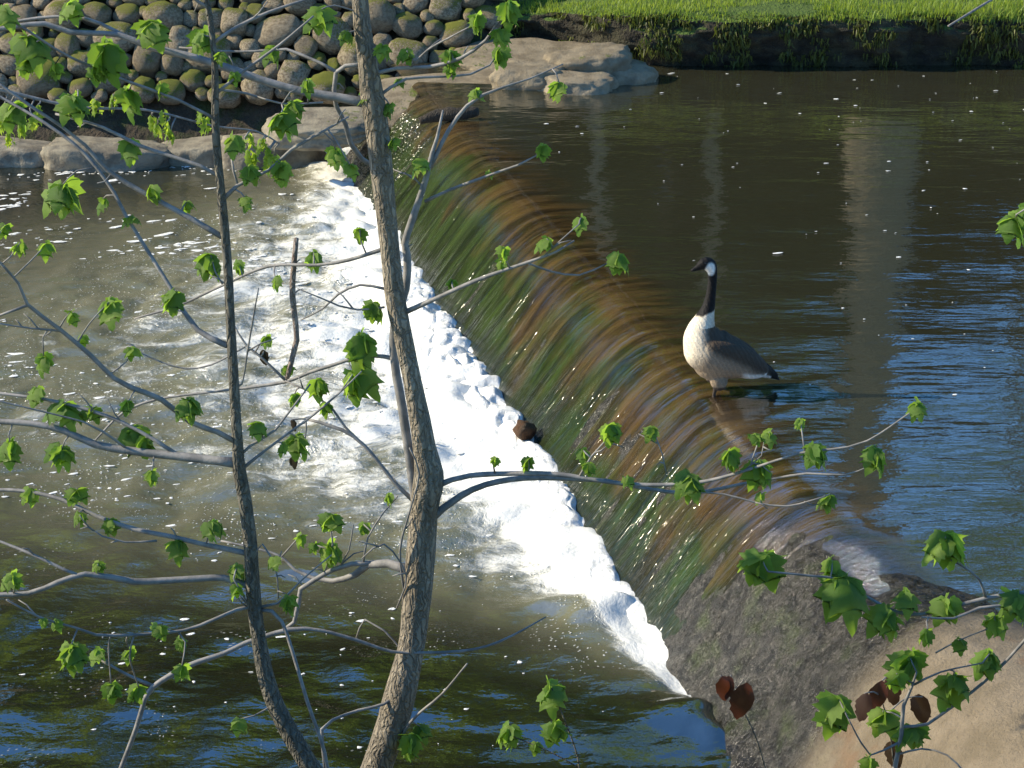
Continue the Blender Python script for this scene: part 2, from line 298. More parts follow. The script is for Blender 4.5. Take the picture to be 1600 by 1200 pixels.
# --- floating flecks of foam
rng = np.random.default_rng(4)
def flecks(name, px, py, pz, size, mat, label):
    n = len(px); k = 7; ang = np.linspace(0, 2 * math.pi, k, endpoint=False)
    r = size[:, None] * (.45 + .9 * rng.random((n, k))); el = 1 + rng.random((n, 1)) ** 2 * 2.2; ph = rng.random((n, 1)) * 6.28
    ca, sa = np.cos(ang + 0 * ph) * r * el, np.sin(ang + 0 * ph) * r; vx = ca * np.cos(ph * .12) - sa * np.sin(ph * .12); vy = ca * np.sin(ph * .12) + sa * np.cos(ph * .12)
    rim = np.stack([px[:, None] + vx, py[:, None] + vy, np.repeat(pz[:, None], k, 1)], -1)
    mid = np.stack([px[:, None] + vx * .55, py[:, None] + vy * .55, np.repeat((pz + .06 * size + .001)[:, None], k, 1)], -1)
    V = np.concatenate([rim, mid], 1).reshape(-1, 3); F = []
    for i in range(n):
        b = i * 2 * k
        for j in range(k): F.append((b + j, b + (j + 1) % k, b + k + (j + 1) % k, b + k + j))
        F.append(tuple(b + k + j for j in range(k)))
    return tag(link(name, mesh(name, V, F, mat)), label, 'foam', kind='stuff')
N = 30000; fx = rng.uniform(-6, .6, N); fy = rng.uniform(6.6, 17.3, N); s_, q_ = toSQ(fx, fy); d_ = q_ - QB
clump = fbm(fx * .9, fy * 1.6, 0, 3, 101)
dens = np.clip((.12 + .30 * sst(12.5, 15, fy) + .8 * np.exp(-((d_ - 2.0) / 2.2) ** 2) * sst(1.2, 4, s_)) * sst(-.15, .5, clump + .1), 0.0, 1) + .018
keep = (d_ > .35) & (rng.random(N) < dens * .45); fx, fy = fx[keep], fy[keep]
sz = .0045 + .017 * rng.random(len(fx)) ** 3.2
sz *= .6 + .9 * sst(9.5, 15, fy)
flecks('foam_flecks', fx, fy, lower_h(fx, fy) + .003, sz, M['foam'], 'scattered white flecks of foam drifting on the lower pool')
N = 190; fx = rng.uniform(-.4, 6, N); fy = rng.uniform(8.5, 17.7, N); s_, q_ = toSQ(fx, fy); k = q_ < -.4
fx, fy = fx[k], fy[k]
flecks('pool_flecks', fx, fy, np.full(len(fx), .004), .004 + .012 * rng.random(len(fx)) ** 3, M['foam'], 'sparse pale flecks floating on the still upper pool')
# ================================================================== GROUND
def far_h(x, y):
    left = 1 - sst(-.7, .5, x)
    base = .38 + .92 * left
    hill = 5.2 * sst(20.5, 34, y) + .25 * fbm(x * .3, y * .3, 0, 3, 111) * sst(19.5, 22, y)
    return base + hill
def near_h(x, y):
    return 1.95 + (-3.2) * sst(1.2, 6.6, y + .06 * x) + .05 * fbm(x, y, 0, 3, 113)
gx = np.concatenate([[-400, -150, -70], np.linspace(-40, 40, 81), [70, 150, 400]]); gy = np.concatenate([[-200, -60, -20], np.linspace(-8, 6.8, 38), [7.2, 12, 18.9, 19.15, 19.4, 20], np.linspace(20.5, 40, 30), [60, 120, 400]])
X, Y = np.meshgrid(gx, gy, indexing='ij'); Z = np.full_like(X, -1.35)
Z = np.where(Y < 6.9, near_h(X, Y), Z); Z = np.where(Y > 19, far_h(X, Y), Z)
tag(link('ground', mesh('ground', np.stack([X, Y, Z], -1).reshape(-1, 3), gridfaces(len(gx), len(gy))[:, ::-1], M['ground'])), kind='structure')
# ================================================================== DAM
sv = np.linspace(-4, 10.2, 260); qv = np.concatenate([np.linspace(-.75, -.2, 12)[:-1], np.linspace(-.2, 1.0, 60)])
S, Q = np.meshgrid(sv, qv, indexing='ij')
off = np.interp(S, [-4, -2, -.9, -.35, .1, .7, 1.3, 9, 10.2], [.35, .25, .13, .05, .004, -.012, -.035, -.04, -.02])
Zc = prof(Q - .02) * np.interp(S, [-2, -.5, .3], [.85, .95, 1]) + off - np.where(Q < 0, .55 * Q * Q + .9 * np.maximum(-Q - .35, 0) ** 1.2, 0)
rough = np.interp(S, [-.6, .1, 1, 1.6], [.35, 1, 1, .3])
Zc += rough * (.035 * fbm(S * 2.2, Q * 2.2, 0, 3, 121) + .014 * fbm(S * 9, Q * 9, 0, 3, 123))
X, Y = SQ(S, Q)
dry = sst(-.2, -.6, S + .22 * fbm(S * 2, Q * 2, 0, 4, 125) + .25 * (Q - .3)) * sst(-.02, .05, Zc + .9)
dry *= sst(-.01, .05, Zc + np.where(Q > .12, 1, 0))
t = NT('dam_concrete'); co = t.coord(); dr = t.attr('dry').outputs['Fac']; n1 = t.noise(co, 5, 6, .62); n2 = t.noise(co, 75, 6, .75); n3 = t.noise(co, 16, 4, .6)
wetc = t.mix(t.rng(n3, .35, .65), (.012, .011, .009), (.046, .042, .034)); wetc = t.mix(t.rng(n1, .5, .7), wetc, (.04, .05, .018))
dryc = t.mix(t.rng(n1, .35, .65), (.20, .16, .105), (.28, .225, .155)); dryc = t.mix(t.rng(n2, .55, .8, 0, .6), dryc, (.15, .12, .085)); dryc = t.mix(t.rng(t.noise(co, 2.4, 4), .58, .66, 0, .5), dryc, (.22, .12, .06))
h = t.ma('ADD', t.ma('MULTIPLY', n2, .6), t.ma('ADD', n1, t.ma('MULTIPLY', n3, .7)))
M['concrete'] = t.done(t.pr(t.mix(dr, wetc, dryc), t.rng(dr, 0, 1, .17, .9), facet(t, t.bump(h, t.rng(dr, 0, 1, .010, .03), 1.), t.ma('SUBTRACT', 1., dr), 105, .85), IOR=1.36))
dam = empty('dam', (float(SQ(3, 0)[0]), float(SQ(3, 0)[1]), -1), 'low rounded concrete dam with water sliding over it and a dry tan near end', 'dam')
link('crest', mesh('crest', np.stack([X, Y, Zc], -1).reshape(-1, 3), gridfaces(len(sv), len(qv))[:, ::-1], M['concrete'], attrs={'dry': dry.ravel()}), dam)
v = []
for s_ in (-4, 10.2):
    for q_, z_ in ((-.85, -1.34), (1.05, -1.34), (1.05, -1.0), (.3, -.35), (-.1, -.25), (-.85, -.5)):
        x_, y_ = SQ(s_, q_); v.append((float(x_), float(y_), z_))
link('core', mesh('core', v, [tuple(range(5, -1, -1)), tuple(range(6, 12))] + [(i, (i + 1) % 6, 6 + (i + 1) % 6, 6 + i) for i in range(6)], M['concrete'], False), dam)
# ================================================================== ROCKS
def rockmesh(name, seed, mat, p=2.6, amp=.16, sub=3, flat=0):
    bm = bmesh.new(); bmesh.ops.create_icosphere(bm, subdivisions=sub, radius=1)
    co = np.array([v.co[:] for v in bm.verts]); n = (np.abs(co) ** p).sum(1) ** (1 / p); co = co / n[:, None]
    d = 1 + amp * fbm(co[:, 0] * 1.3 + seed * 3.7, co[:, 1] * 1.3, co[:, 2] * 1.3 + seed, 3, seed) + amp * .35 * fbm(co[:, 0] * 4, co[:, 1] * 4, co[:, 2] * 4, 2, seed + 9)
    co = co * (d + (.05 * fbm(co[:, 0] * 7, co[:, 1] * 7, co[:, 2] * 7, 3, seed + 5) if sub > 3 else 0))[:, None]
    if flat: co[:, 2] = np.where(co[:, 2] > flat, flat + (co[:, 2] - flat) * .25, co[:, 2])
    for v_, c_ in zip(bm.verts, co): v_.co = c_
    me = bpy.data.meshes.new(name); bm.to_mesh(me); bm.free(); me.materials.append(mat)
    me.polygons.foreach_set('use_smooth', np.ones(len(me.polygons), bool)); return me
# cobbled embankment
WY0, WZ0, WK = 17.95, -.30, 1.2                       # foot of the sloping wall and its rise per metre
wall = empty('stone_wall', (-3, 18.3, -.4), 'sloping embankment of rounded mossy cobbles above the lower pool', 'stone wall')
nx = 60; X, T = np.meshgrid(np.linspace(-9, .35, 120), np.linspace(-.6, 1.42, 44), indexing='ij')
Yw = WY0 + .10 + T + .05 * fbm(X * 2, T * 2, 0, 3, 131) + .8 * sst(-.4, .35, X); Zw = WZ0 + WK * T
link('earth_core', mesh('earth_core', np.stack([X, Yw, Zw - .02], -1).reshape(-1, 3), gridfaces(120, 44)[:, ::-1], M['earth']), wall)
random.seed(7)
var = [rockmesh('cobble', 200 + i, M['cobble'], random.choice([2.1, 2.4, 2.8, 3.4]), random.uniform(.14, .26)) for i in range(14)]
placed = []
for r_, tries in ((.15, 25), (.125, 90), (.105, 260), (.09, 1200), (.075, 3500), (.06, 5000), (.046, 6000)):
    for _ in range(tries):
        if len(placed) >= 298: break
        x = random.uniform(-4.9, -.08); k = random.uniform(.02, .92)
        if r_ > .12 and k > .55: continue
        if x > -.9 + .85 * min(1, k * 1.6): continue
        rr_ = r_ * random.uniform(.9, 1.1); as_ = random.uniform(.95, 1.45)
        if all(((x - a) / (rr_ * as_ + c * d)) ** 2 + ((k - b) / ((rr_ + c) * .80)) ** 2 > .70 for a, b, c, d in placed): placed.append((x, k, rr_, as_))
for x, k, rr_, as_ in placed:
    o = link('stone', random.choice(var), wall)
    o.location = (x, WY0 + k - .015 + random.uniform(-.035, .03) + .8 * float(sst(-.4, .35, x)), WZ0 + WK * k)
    o.rotation_euler = (R(-38) + random.uniform(-.25, .25), random.uniform(-.4, .4), random.uniform(-.3, .3))
    o.scale = (rr_ * as_ * 1.0, rr_ * random.uniform(.75, 1.0), rr_ * random.uniform(.95, 1.15))
def rock(name, u, v, z, dims, seed, mat, label, cat='rock', rot=(0, 0, 0), p=2.8, amp=.18, flat=0, dy=0):
    me = rockmesh(name, seed, M[mat], p, amp, 5, flat)
    co = np.zeros(len(me.vertices) * 3); me.vertices.foreach_get('co', co); me.vertices.foreach_set('co', (co.reshape(-1, 3) * np.array(dims) / 2).ravel())
    o = tag(link(name, me), label, cat); c = onz(u, v, z); o.location = (c.x, c.y + dy, z - dims[2] * .42); o.rotation_euler = rot; return o
rock('rock_slab', 735, 128, .03, (1.75, 1.1, .42), 301, 'slab', 'broad tan rock slab sloping down to the far end of the dam', rot=(.1, -.03, .12), p=3.2, amp=.12, flat=.55)
rock('rock_slab', 835, 72, .16, (1.5, .9, .45), 302, 'slab', 'grey flat slab in the shade below the cobbled embankment', rot=(.16, 0, -.05), p=3, flat=.5)
rock('boulder', 900, 112, .14, (.66, .5, .46), 303, 'slab', 'pale sunlit boulder at the waterline between slab and pool', rot=(.1, .06, -.2), p=2.6, amp=.28, flat=.72)
rock('boulder', 972, 98, .15, (.62, .45, .46), 304, 'slab', 'pale flat boulder farthest out along the grassy bank', rot=(.1, .05, .1), p=2.6, amp=.28, flat=.72)
rock('boulder', 918, 76, .27, (.78, .5, .5), 305, 'slab', 'long smooth boulder lying behind the two pale boulders', rot=(.1, -.1, .25), p=2.6, amp=.28, flat=.72)
rock('boulder', 835, 98, .19, (.7, .45, .42), 306, 'slab', 'low tan boulder wedged between the two slabs and pale boulder', rot=(.1, 0, -.1), p=2.6, amp=.28, flat=.72)
rock('ledge_rock', 165, 214, -.42, (1.05, .55, .62), 307, 'ledge', 'rough tan ledge rock at the water left of its neighbour', rot=(0, .05, .05), p=3.6, flat=.6)
rock('ledge_rock', 312, 212, -.44, (.72, .5, .6), 308, 'ledge', 'small pale ledge rock in the middle of the waterside row', rot=(0, -.06, -.1), p=3.4, flat=.6)
rock('ledge_rock', 425, 208, -.40, (.85, .55, .6), 309, 'ledge', 'broken ledge rock under the dark hollow below the embankment', rot=(0, .08, .1), p=3.2, flat=.6)
rock('ledge_rock', 500, 178, -.12, (.85, .6, .26), 310, 'ledge', 'smooth ledge block closest to the far end of the dam', rot=(.12, -.03, -.05), p=3.2, flat=.55)
rock('ledge_rock', 30, 214, -.45, (.8, .5, .6), 311, 'ledge', 'mossy ledge rock beside the overhanging bright green leaves', rot=(0, .1, .1), p=3.0, flat=.6)
rock('ledge_rock', -120, 210, -.42, (1.1, .6, .6), 312, 'ledge', 'ledge rock at the downstream end of the waterside row', rot=(0, .0, .1), p=3.0, flat=.6)
# ================================================================== GRASS BANK
xv = np.linspace(-.9, 12, 420)
pr_y = [18.12, 17.98, 17.90, 17.80, 17.82, 17.95, 18.2, 18.6, 19.2, 20, 21]; pr_z = [-.5, -.12, .1, .30, .42, .48, .49, .49, .48, .46, .3]
tv = np.linspace(0, 10, 90); X, T = np.meshgrid(xv, tv, indexing='ij')
Y = np.interp(T, range(11), pr_y); Z = np.interp(T, range(11), pr_z)
f1 = fbm(X * 2.2, T * .8, 0, 4, 141); f2 = fbm(X * 9, T * 3, 0, 3, 143); face = sst(5.2, 4, T)
Y = Y + (face * .5 + .5) * .10 * f1 + face * .05 * f2 + .75 * sst(1.35, .1, X); Z = Z + .035 * fbm(X * 1.2, Y * 1.2, 0, 3, 145) * sst(2, 4, T) + .012 * f2
Z = Z - .12 * sst(1.2, -.2, X) * sst(3, 5, T)
t = NT('bank_soil'); co = t.coord(); g = t.n('ShaderNodeNewGeometry'); nz = t.n('ShaderNodeSeparateXYZ', None, {0: g.outputs['Normal']}).outputs[2]
n1 = t.noise(co, 6, 6, .65); c = t.mix(t.rng(n1, .4, .62), (.022, .018, .011), (.05, .045, .022)); c = t.mix(t.rng(t.ma('ADD', nz, t.ma('MULTIPLY', n1, .4)), .75, 1.0), c, (.07, .12, .016))
M['bank'] = t.done(t.pr(c, .95, t.bump(t.ma('ADD', n1, t.noise(co, 40, 4)), .05, 1.)))
tag(link('river_bank', mesh('river_bank', np.stack([X, Y, Z], -1).reshape(-1, 3), gridfaces(len(xv), len(tv))[:, ::-1], M['bank'])), kind='structure')
bankX, bankY, bankZ, bankT = X, Y, Z, T
def blades(name, P, H, lean, wd, mat, label, cat, seed):
    g_ = np.random.default_rng(seed); n = len(P); a = g_.random(n) * 6.283; sx, sy = np.cos(a), np.sin(a); b = g_.random(n) * 6.283
    lx, ly = np.cos(b) * lean * H, np.sin(b) * lean * H - .1 * np.abs(lean) * H
    side = np.stack([sx, sy, 0 * sx], -1) * wd[:, None] / 2; up1 = np.stack([lx * .3, ly * .3, H * .6], -1); up2 = np.stack([lx, ly, H], -1)
    V = np.stack([P - side, P + side, P + up1 + side * .7, P + up1 - side * .7, P + up2], 1).reshape(-1, 3)
    i = np.arange(n) * 5; F = [(k, k + 1, k + 2, k + 3) for k in i.tolist()] + [(k + 3, k + 2, k + 4) for k in i.tolist()]
    return tag(link(name, mesh(name, V, F, mat, True, attrs={'rnd': np.repeat(g_.random(n), 5)})), label, cat, kind='stuff')
g_ = np.random.default_rng(9)
def pick(n, t0, t1, x0=-.8, x1=9):
    xi = np.clip(((g_.uniform(x0, x1, n) + .9) / 12.9 * 419), 0, 419).astype(int); ti = np.clip(g_.uniform(t0, t1, n) / 10 * 89, 0, 89).astype(int)
    P = np.stack([bankX[xi, ti], bankY[xi, ti], bankZ[xi, ti]], -1); P[:, 0] += g_.uniform(-.02, .02, n); P[:, 1] += g_.uniform(-.03, .03, n); return P
P = pick(26000, 3.9, 9.2); d = fbm(P[:, 0] * 2, P[:, 1] * 2.5, 0, 3, 151); P = P[d > -.22]; H = .025 + .06 * g_.random(len(P)) * np.clip(.6 + fbm(P[:, 0] * 1.5, P[:, 1] * 2, 0, 2, 153), .2, 1.4)
blades('grass', P, H, g_.uniform(.2, .8, len(P)), .004 + .005 * g_.random(len(P)), M['grass'], 'short sunlit green grass on top of the undercut bank', 'grass', 3)
P = pick(26000, 1.0, 4.9); d = fbm(P[:, 0] * 3.1, P[:, 2] * 4, 0, 3, 155); P = P[d + .25 * (P[:, 2] - .2) > -.02]; H = -(.02 + .06 * g_.random(len(P)))
P[:, 1] -= .01
blades('bank_moss', P, H, g_.uniform(-1.0, 1.0, len(P)), .008 + .012 * g_.random(len(P)), M['moss'], 'dark moss and rootlets hanging down the undercut bank face', 'moss', 5)
# ================================================================== GENERIC TUBES
def resample(pts, step):
    P = [np.array(p, float) for p in pts]
    if len(P) == 2: P = [P[0], (P[0] + P[1]) / 2, P[1]]
    E = [2 * P[0] - P[1]] + P + [2 * P[-1] - P[-2]]; out = []
    for i in range(1, len(E) - 2):
        a, b, c, d = E[i - 1], E[i], E[i + 1], E[i + 2]; n = max(1, int(np.linalg.norm((c - b)[:3]) / step))
        for j in range(n):
            t_ = j / n; out.append(.5 * (2 * b + (c - a) * t_ + (2 * a - 5 * b + 4 * c - d) * t_ ** 2 + (3 * b - a - 3 * c + d) * t_ ** 3))
    out.append(P[-1]); return np.array(out)
def tube(name, pts, mat, sides=7, step=.03, rough=.06, seed=0):
    """pts: list of (x, y, z, radius)"""
    P = resample(pts, step); c = P[:, :3]; r = np.maximum(P[:, 3], .0006); n = len(c)
    tg = np.gradient(c, axis=0); tg /= np.linalg.norm(tg, axis=1)[:, None] + 1e-9
    a = np.cross(tg[0], [0, 0, 1.]); 
    if np.linalg.norm(a) < .1: a = np.cross(tg[0], [1., 0, 0])
    V = []
    for i in range(n):
        a = a - tg[i] * a.dot(tg[i]); a /= np.linalg.norm(a); b = np.cross(tg[i], a)
        for j in range(sides):
            th = 2 * math.pi * j / sides; V.append(c[i] + r[i] * (math.cos(th) * a + math.sin(th) * b))
    V = np.array(V)
    if rough:
        cc = np.repeat(c, sides, 0); rr_ = np.repeat(r, sides)[:, None]; fr = .55 / max(float(r.max()), .004)
        V = cc + (V - cc) * (1 + rough * 1.6 * fbm(V[:, 0] * fr, V[:, 1] * fr, V[:, 2] * fr * .6, 3, seed + 3))[:, None]
    F = [(i * sides + j, i * sides + (j + 1) % sides, (i + 1) * sides + (j + 1) % sides, (i + 1) * sides + j) for i in range(n - 1) for j in range(sides)]
    F += [tuple(range(sides - 1, -1, -1)), tuple(range((n - 1) * sides, n * sides))]
    return mesh(name, V, F, mat)
# ================================================================== TREES OF THE FAR BANK (mirrored in the water)
def far_tree(name, x, y, h, tr, cr, c0, nleaf, ls, crown, label, cat, group, seed, limbs=9, lean=(0, 0), bark='bark_big'):
    rn = random.Random(seed); z0 = float(far_h(np.array([x]), np.array([y]))[0]) - .1
    root = empty(name, (x, y, z0), label, cat, group)
    top = Vector((x + lean[0], y + lean[1], z0 + h * .92)); n = 7; pts = []
    for i in range(n + 1):
        k = i / n; pts.append((x + lean[0] * k + rn.uniform(-.04, .04) * h * k * .35, y + lean[1] * k + rn.uniform(-.04, .04) * h * k * .35, z0 + h * .92 * k, tr * (1.35 if i == 0 else 1) * (1 - .85 * k) + .01))
    link('trunk', tube('trunk', pts, M[bark], 10, .3, .1, seed), root)
    ends = []
    for i in range(limbs):
        k = c0 + (1 - c0) * (i + .3) / limbs; b = np.array(pts[0]) * 0; j = min(int(k * n), n - 1); f_ = k * n - j
        b = np.array(pts[j]) * (1 - f_) + np.array(pts[j + 1]) * f_; a = i * 2.4 + rn.uniform(-.5, .5); L = cr * rn.uniform(.7, 1.1) * (1.1 - .55 * (k - c0) / (1 - c0))
        q = [(b[0], b[1], b[2], b[3] * .55)]; up = rn.uniform(.35, .8)
        for m_ in range(1, 5): q.append((b[0] + math.cos(a) * L * m_ / 4 + rn.uniform(-.1, .1) * L, b[1] + math.sin(a) * L * m_ / 4 + rn.uniform(-.1, .1) * L, b[2] + up * L * (m_ / 4) ** .8, b[3] * .55 * (1 - m_ / 4.4)))
        link('limb', tube('limb', q, M[bark], 6, .3, .08, seed + i), root)
        for m_ in (1, 2, 3, 4): ends.append((q[m_][0], q[m_][1], q[m_][2], L * .34))
    ends.append((pts[-1][0], pts[-1][1], pts[-1][2], cr * .4))
    g2 = np.random.default_rng(seed); e = np.array(ends)[g2.integers(0, len(ends), nleaf)]
    sub = g2.normal(size=(len(ends) * 5, 3)); e_i = g2.integers(0, 5, nleaf)
    idx = g2.integers(0, len(ends), nleaf); e = np.array(ends)[idx]
    P = e[:, :3] + (sub[idx * 5 + e_i] * .75 + g2.normal(size=(nleaf, 3)) * .38) * e[:, 3:4]
    P[:, 2] = np.maximum(P[:, 2], z0 + .15)
    A = g2.normal(size=(nleaf, 3)); A /= np.linalg.norm(A, axis=1)[:, None]; B = np.cross(A, g2.normal(size=(nleaf, 3))); B /= np.linalg.norm(B, axis=1)[:, None]
    sz = (ls * (.5 + g2.random(nleaf)))[:, None]
    V = np.stack([P - A * sz, P + B * sz * .5, P + A * sz, P - B * sz * .5], 1).reshape(-1, 3)
    link('crown', mesh('crown', V, (np.arange(nleaf) * 4)[:, None] + np.arange(4), M[crown], False), root)
    return root
GT = 'trees of the far bank mirrored in the water'
far_tree('shade_tree', 3.75, 20.6, 15, .36, 4.0, .5, 7000, .12, 'crown', 'stout tree whose thick trunk is mirrored beyond the goose', 'tree', None, 1, 10, (.25, .2))
LT = 'leafy spring tree on the far bank mirrored in the water'
for i, (x, y, h, cr) in enumerate([(-9.5, 24, 9.5, 2.6), (-5.6, 22.6, 10.5, 2.3), (-2.9, 25.5, 9, 2.4), (-.4, 22.2, 11, 2.0), (1.4, 27, 9.5, 2.6), (-12.5, 28, 11, 3.0)]):
    far_tree('bank_tree', x, y, h, .17, cr, .26, 7500, .14, 'crown', LT, 'tree', GT, 20 + i, 11)
for i, (x, y, h, cr) in enumerate([(6.0, 22.8, 10.5, 1.6), (7.1, 24.5, 12, 1.9), (.9, 20.9, 8.5, 1.2), (2.2, 21.8, 7.5, 1.3), (-1.6, 21, 8, 1.4)]):
    far_tree('slender_tree', x, y, h, .085, cr, .45, 1500, .11, 'crown', 'slender sparse tree mirrored as a wavering line in the pool', 'tree', 'slender trees mirrored in the pool', 40 + i, 9)
for i, (x, y, h, cr) in enumerate([(-10, 22, 3.8, 2.1), (-6, 25, 5.2, 2.4), (-2.5, 23.4, 4.2, 2.2), (1.2, 24.6, 3.6, 2.1), (4.2, 25.8, 2.9, 2.0), (7, 25.5, 2.2, 1.8), (10, 25.8, 2.2, 2.0), (13.5, 25, 2.5, 2.4), (17.5, 26.5, 5, 3.2), (-14.5, 23, 4.6, 2.6)]):
    far_tree('evergreen_shrub', x, y, h, .09, cr, .05, 6000, .15, 'crown_dark', 'dark evergreen shrub on the far slope mirrored in the pool', 'shrub', 'evergreen shrubs on the far slope', 60 + i, 10)
# ================================================================== FOREGROUND TREES
def leafmesh(name, seed, mat, kind='maple'):
    rn = random.Random(seed)
    if kind == 'maple':
        half = [(.0, .0), (.10, -.07), (.26, -.09), (.30, -.01), (.44, .06), (.45, .14), (.56, .24), (.46, .28), (.38, .33), (.43, .42), (.41, .50), (.46, .63), (.34, .61), (.24, .58), (.23, .68), (.15, .78), (.12, .88), (.0, 1.03)]
    elif kind == 'oak':
        half = [(0, 0), (.05, .1), (.16, .2), (.08, .3), (.07, .38), (.24, .5), (.10, .56), (.08, .66), (.17, .8), (.05, .84), (0, 1)]
    else:
        half = [(.27 * math.sin(math.pi * (i / 13) ** .8) ** .8 * (1 + .05 * (i % 2)), i / 13 * 1.02) for i in range(14)]
    hx = [(a * rn.uniform(.88, 1.12), b * rn.uniform(.96, 1.04)) for a, b in half]; hx[0] = (0, 0); hx[-1] = (0, hx[-1][1])
    hl = [(-a * rn.uniform(.88, 1.1), b * rn.uniform(.96, 1.05)) for a, b in half]
    fold = rn.uniform(.5, 1.1); dr = rn.uniform(.7, 1.5)
    if kind == 'oval': fold *= .5; dr *= .3
    tw = rn.uniform(-.3, .3)
    def bend(x_, y_): return (x_ * (1 - .1 * fold), y_ * (1 - .14 * dr * y_), -dr * .42 * y_ * y_ - fold * .55 * abs(x_) ** 1.4 + tw * x_ * y_ + .03 * math.sin(9 * x_ + 7 * y_))
    n = len(half); V = []; F = []
    mid = [(0, hx[i][1] if i in (0, n - 1) else max(0.0, hx[i][1] * .96 + .02)) for i in range(n)]
    for sgn, h_ in ((1, hx), (-1, hl)):
        b = len(V)
        for i in range(n): V.append(bend(0, mid[i][1])); V.append(bend(h_[i][0] * .5, (h_[i][1] + mid[i][1]) / 2)); V.append(bend(*h_[i]))
        for i in range(n - 1):
            for k in (0, 1):
                q = (b + 3 * i + k, b + 3 * i + 1 + k, b + 3 * (i + 1) + 1 + k, b + 3 * (i + 1) + k); F.append(q if sgn > 0 else q[::-1])
    me = mesh(name, V, F, M[mat]); bm = bmesh.new(); bm.from_mesh(me); bmesh.ops.remove_doubles(bm, verts=bm.verts, dist=1e-4); bm.to_mesh(me); bm.free(); return me
LV = [leafmesh('maple_leaf', i, 'leaf') for i in range(8)]; LO = [leafmesh('oak_leaf', 20 + i, 'leaf_bright', 'oak') for i in range(4)]
LR = [leafmesh('ivy_leaf', 30 + i, 'leaf_red', 'oval') for i in range(4)]; LD = [leafmesh('dead_leaf', 40 + i, 'leaf_dead', 'oval') for i in range(2)]
class Plant:
    def __init__(s, name, y0, label, cat, seed, foot=None):
        s.root = empty(name, foot or (0, y0, 0), label, cat); s.y0 = y0; s.br = []; s.rn = random.Random(seed); s.seed = seed; s.nl = 0
    def stem(s, px, name='branch', mat='bark_smooth', k=None, y=None, sides=7, extra=None, rough=.06, sway=.05):
        """px: traced (u, v, width in px) points; k: how far the stem runs away from the camera per metre of its length"""
        rn = s.rn
        if k is None: k = rn.uniform(-.45, .45)
        if y is None:
            y = s.near(px[0][0], px[0][1])[1].y if s.br else s.y0
        w0 = px[0][2] if len(px[0]) > 2 else 6; w1 = px[-1][2] if len(px[-1]) > 2 else 2.
        L = [0]
        for a, b in zip(px, px[1:]): L.append(L[-1] + math.hypot(b[0] - a[0], b[1] - a[1]))
        pts = []; ph = rn.uniform(0, 6)
        for p_, l in zip(px, L):
            wd = p_[2] if len(p_) > 2 else w0 + (w1 - w0) * l / L[-1]
            yy = y + k * l * y / FPX * (1 if name != 'trunk' else .25) + sway * math.sin(l / 90 + ph) * (l / (L[-1] + 1)) * .5
            P = aty(p_[0], p_[1], yy); pts.append((P.x, P.y, P.z, wd / 2 * mpp(P)))
        if extra: pts = pts + extra
        o = link(name, tube(name, pts, M[mat], sides, .022 if sides > 8 else .03, rough, s.seed + len(s.br)), s.root)
        s.br.append([(p_[0], p_[1], Vector(q[:3])) for p_, q in zip(px, pts)]); return o
    def near(s, u, v):
        best = (1e9, None, None)
        for b in s.br:
            for (u0, v0, p0), (u1, v1, p1) in zip(b, b[1:]):
                du, dv = u1 - u0, v1 - v0; t_ = max(0, min(1, ((u - u0) * du + (v - v0) * dv) / (du * du + dv * dv + 1e-6)))
                d = math.hypot(u - u0 - t_ * du, v - v0 - t_ * dv)
                if d < best[0]: best = (d, p0.lerp(p1, t_), (u0 + t_ * du, v0 + t_ * dv))
        return best
    def cluster(s, u, v, size, mats=None, n=None, rise=0., hang=False):
        rn = s.rn; d, p, (bu, bv) = s.near(u, v); y = p.y + rn.uniform(-.06, .06) * min(1, d / 20)
        tip = aty(u + rn.uniform(-2, 2), v - size * .18, y); m = mpp(tip)
        par = s.root
        if d > 5:
            mid = p.lerp(tip, .5) + Vector((rn.uniform(-1, 1), rn.uniform(-1, 1), rn.uniform(-.6, 1))) * d * m * .16
            par = link('twig', tube('twig', [(*p, 1.5 * m), (*mid, 1.3 * m), (*tip, 1.0 * m)], M['bark_smooth'], 5, .02, 0), s.root)
        n = n or (5 if size > 40 else 4 if size > 30 else 3); a0 = rn.uniform(0, 6.28)
        for i in range(n):
            if s.nl >= 297: return
            o = link('leaf', rn.choice(mats or LV), par); s.nl += 1
            sc = size * m * rn.uniform(.78, 1.12)
            az = a0 + i * 6.28 / n + rn.uniform(-.4, .4); el = rn.uniform(-1.15, -.3) + rise
            f = Vector((math.cos(az) * math.cos(el), math.sin(az) * math.cos(el), math.sin(el))); upv = Vector((rn.uniform(-.3, .3), rn.uniform(-.3, .3) - .25, 1))
            if hang: f = Vector((rn.uniform(-.3, .3), rn.uniform(-.35, .1), -1)).normalized(); upv = Vector((rn.uniform(-.7, .7), -1, .1))
            xx = f.cross(upv).normalized(); z_ = xx.cross(f).normalized()
            Mx = Matrix((xx, f, z_)).transposed().to_4x4(); Mx.translation = tip + Vector((rn.uniform(-1, 1), rn.uniform(-1, 1), rn.uniform(-1, 1))) * size * m * .1
            o.location = Mx.translation; o.rotation_euler = Mx.to_euler(); o.scale = (sc, sc, sc)
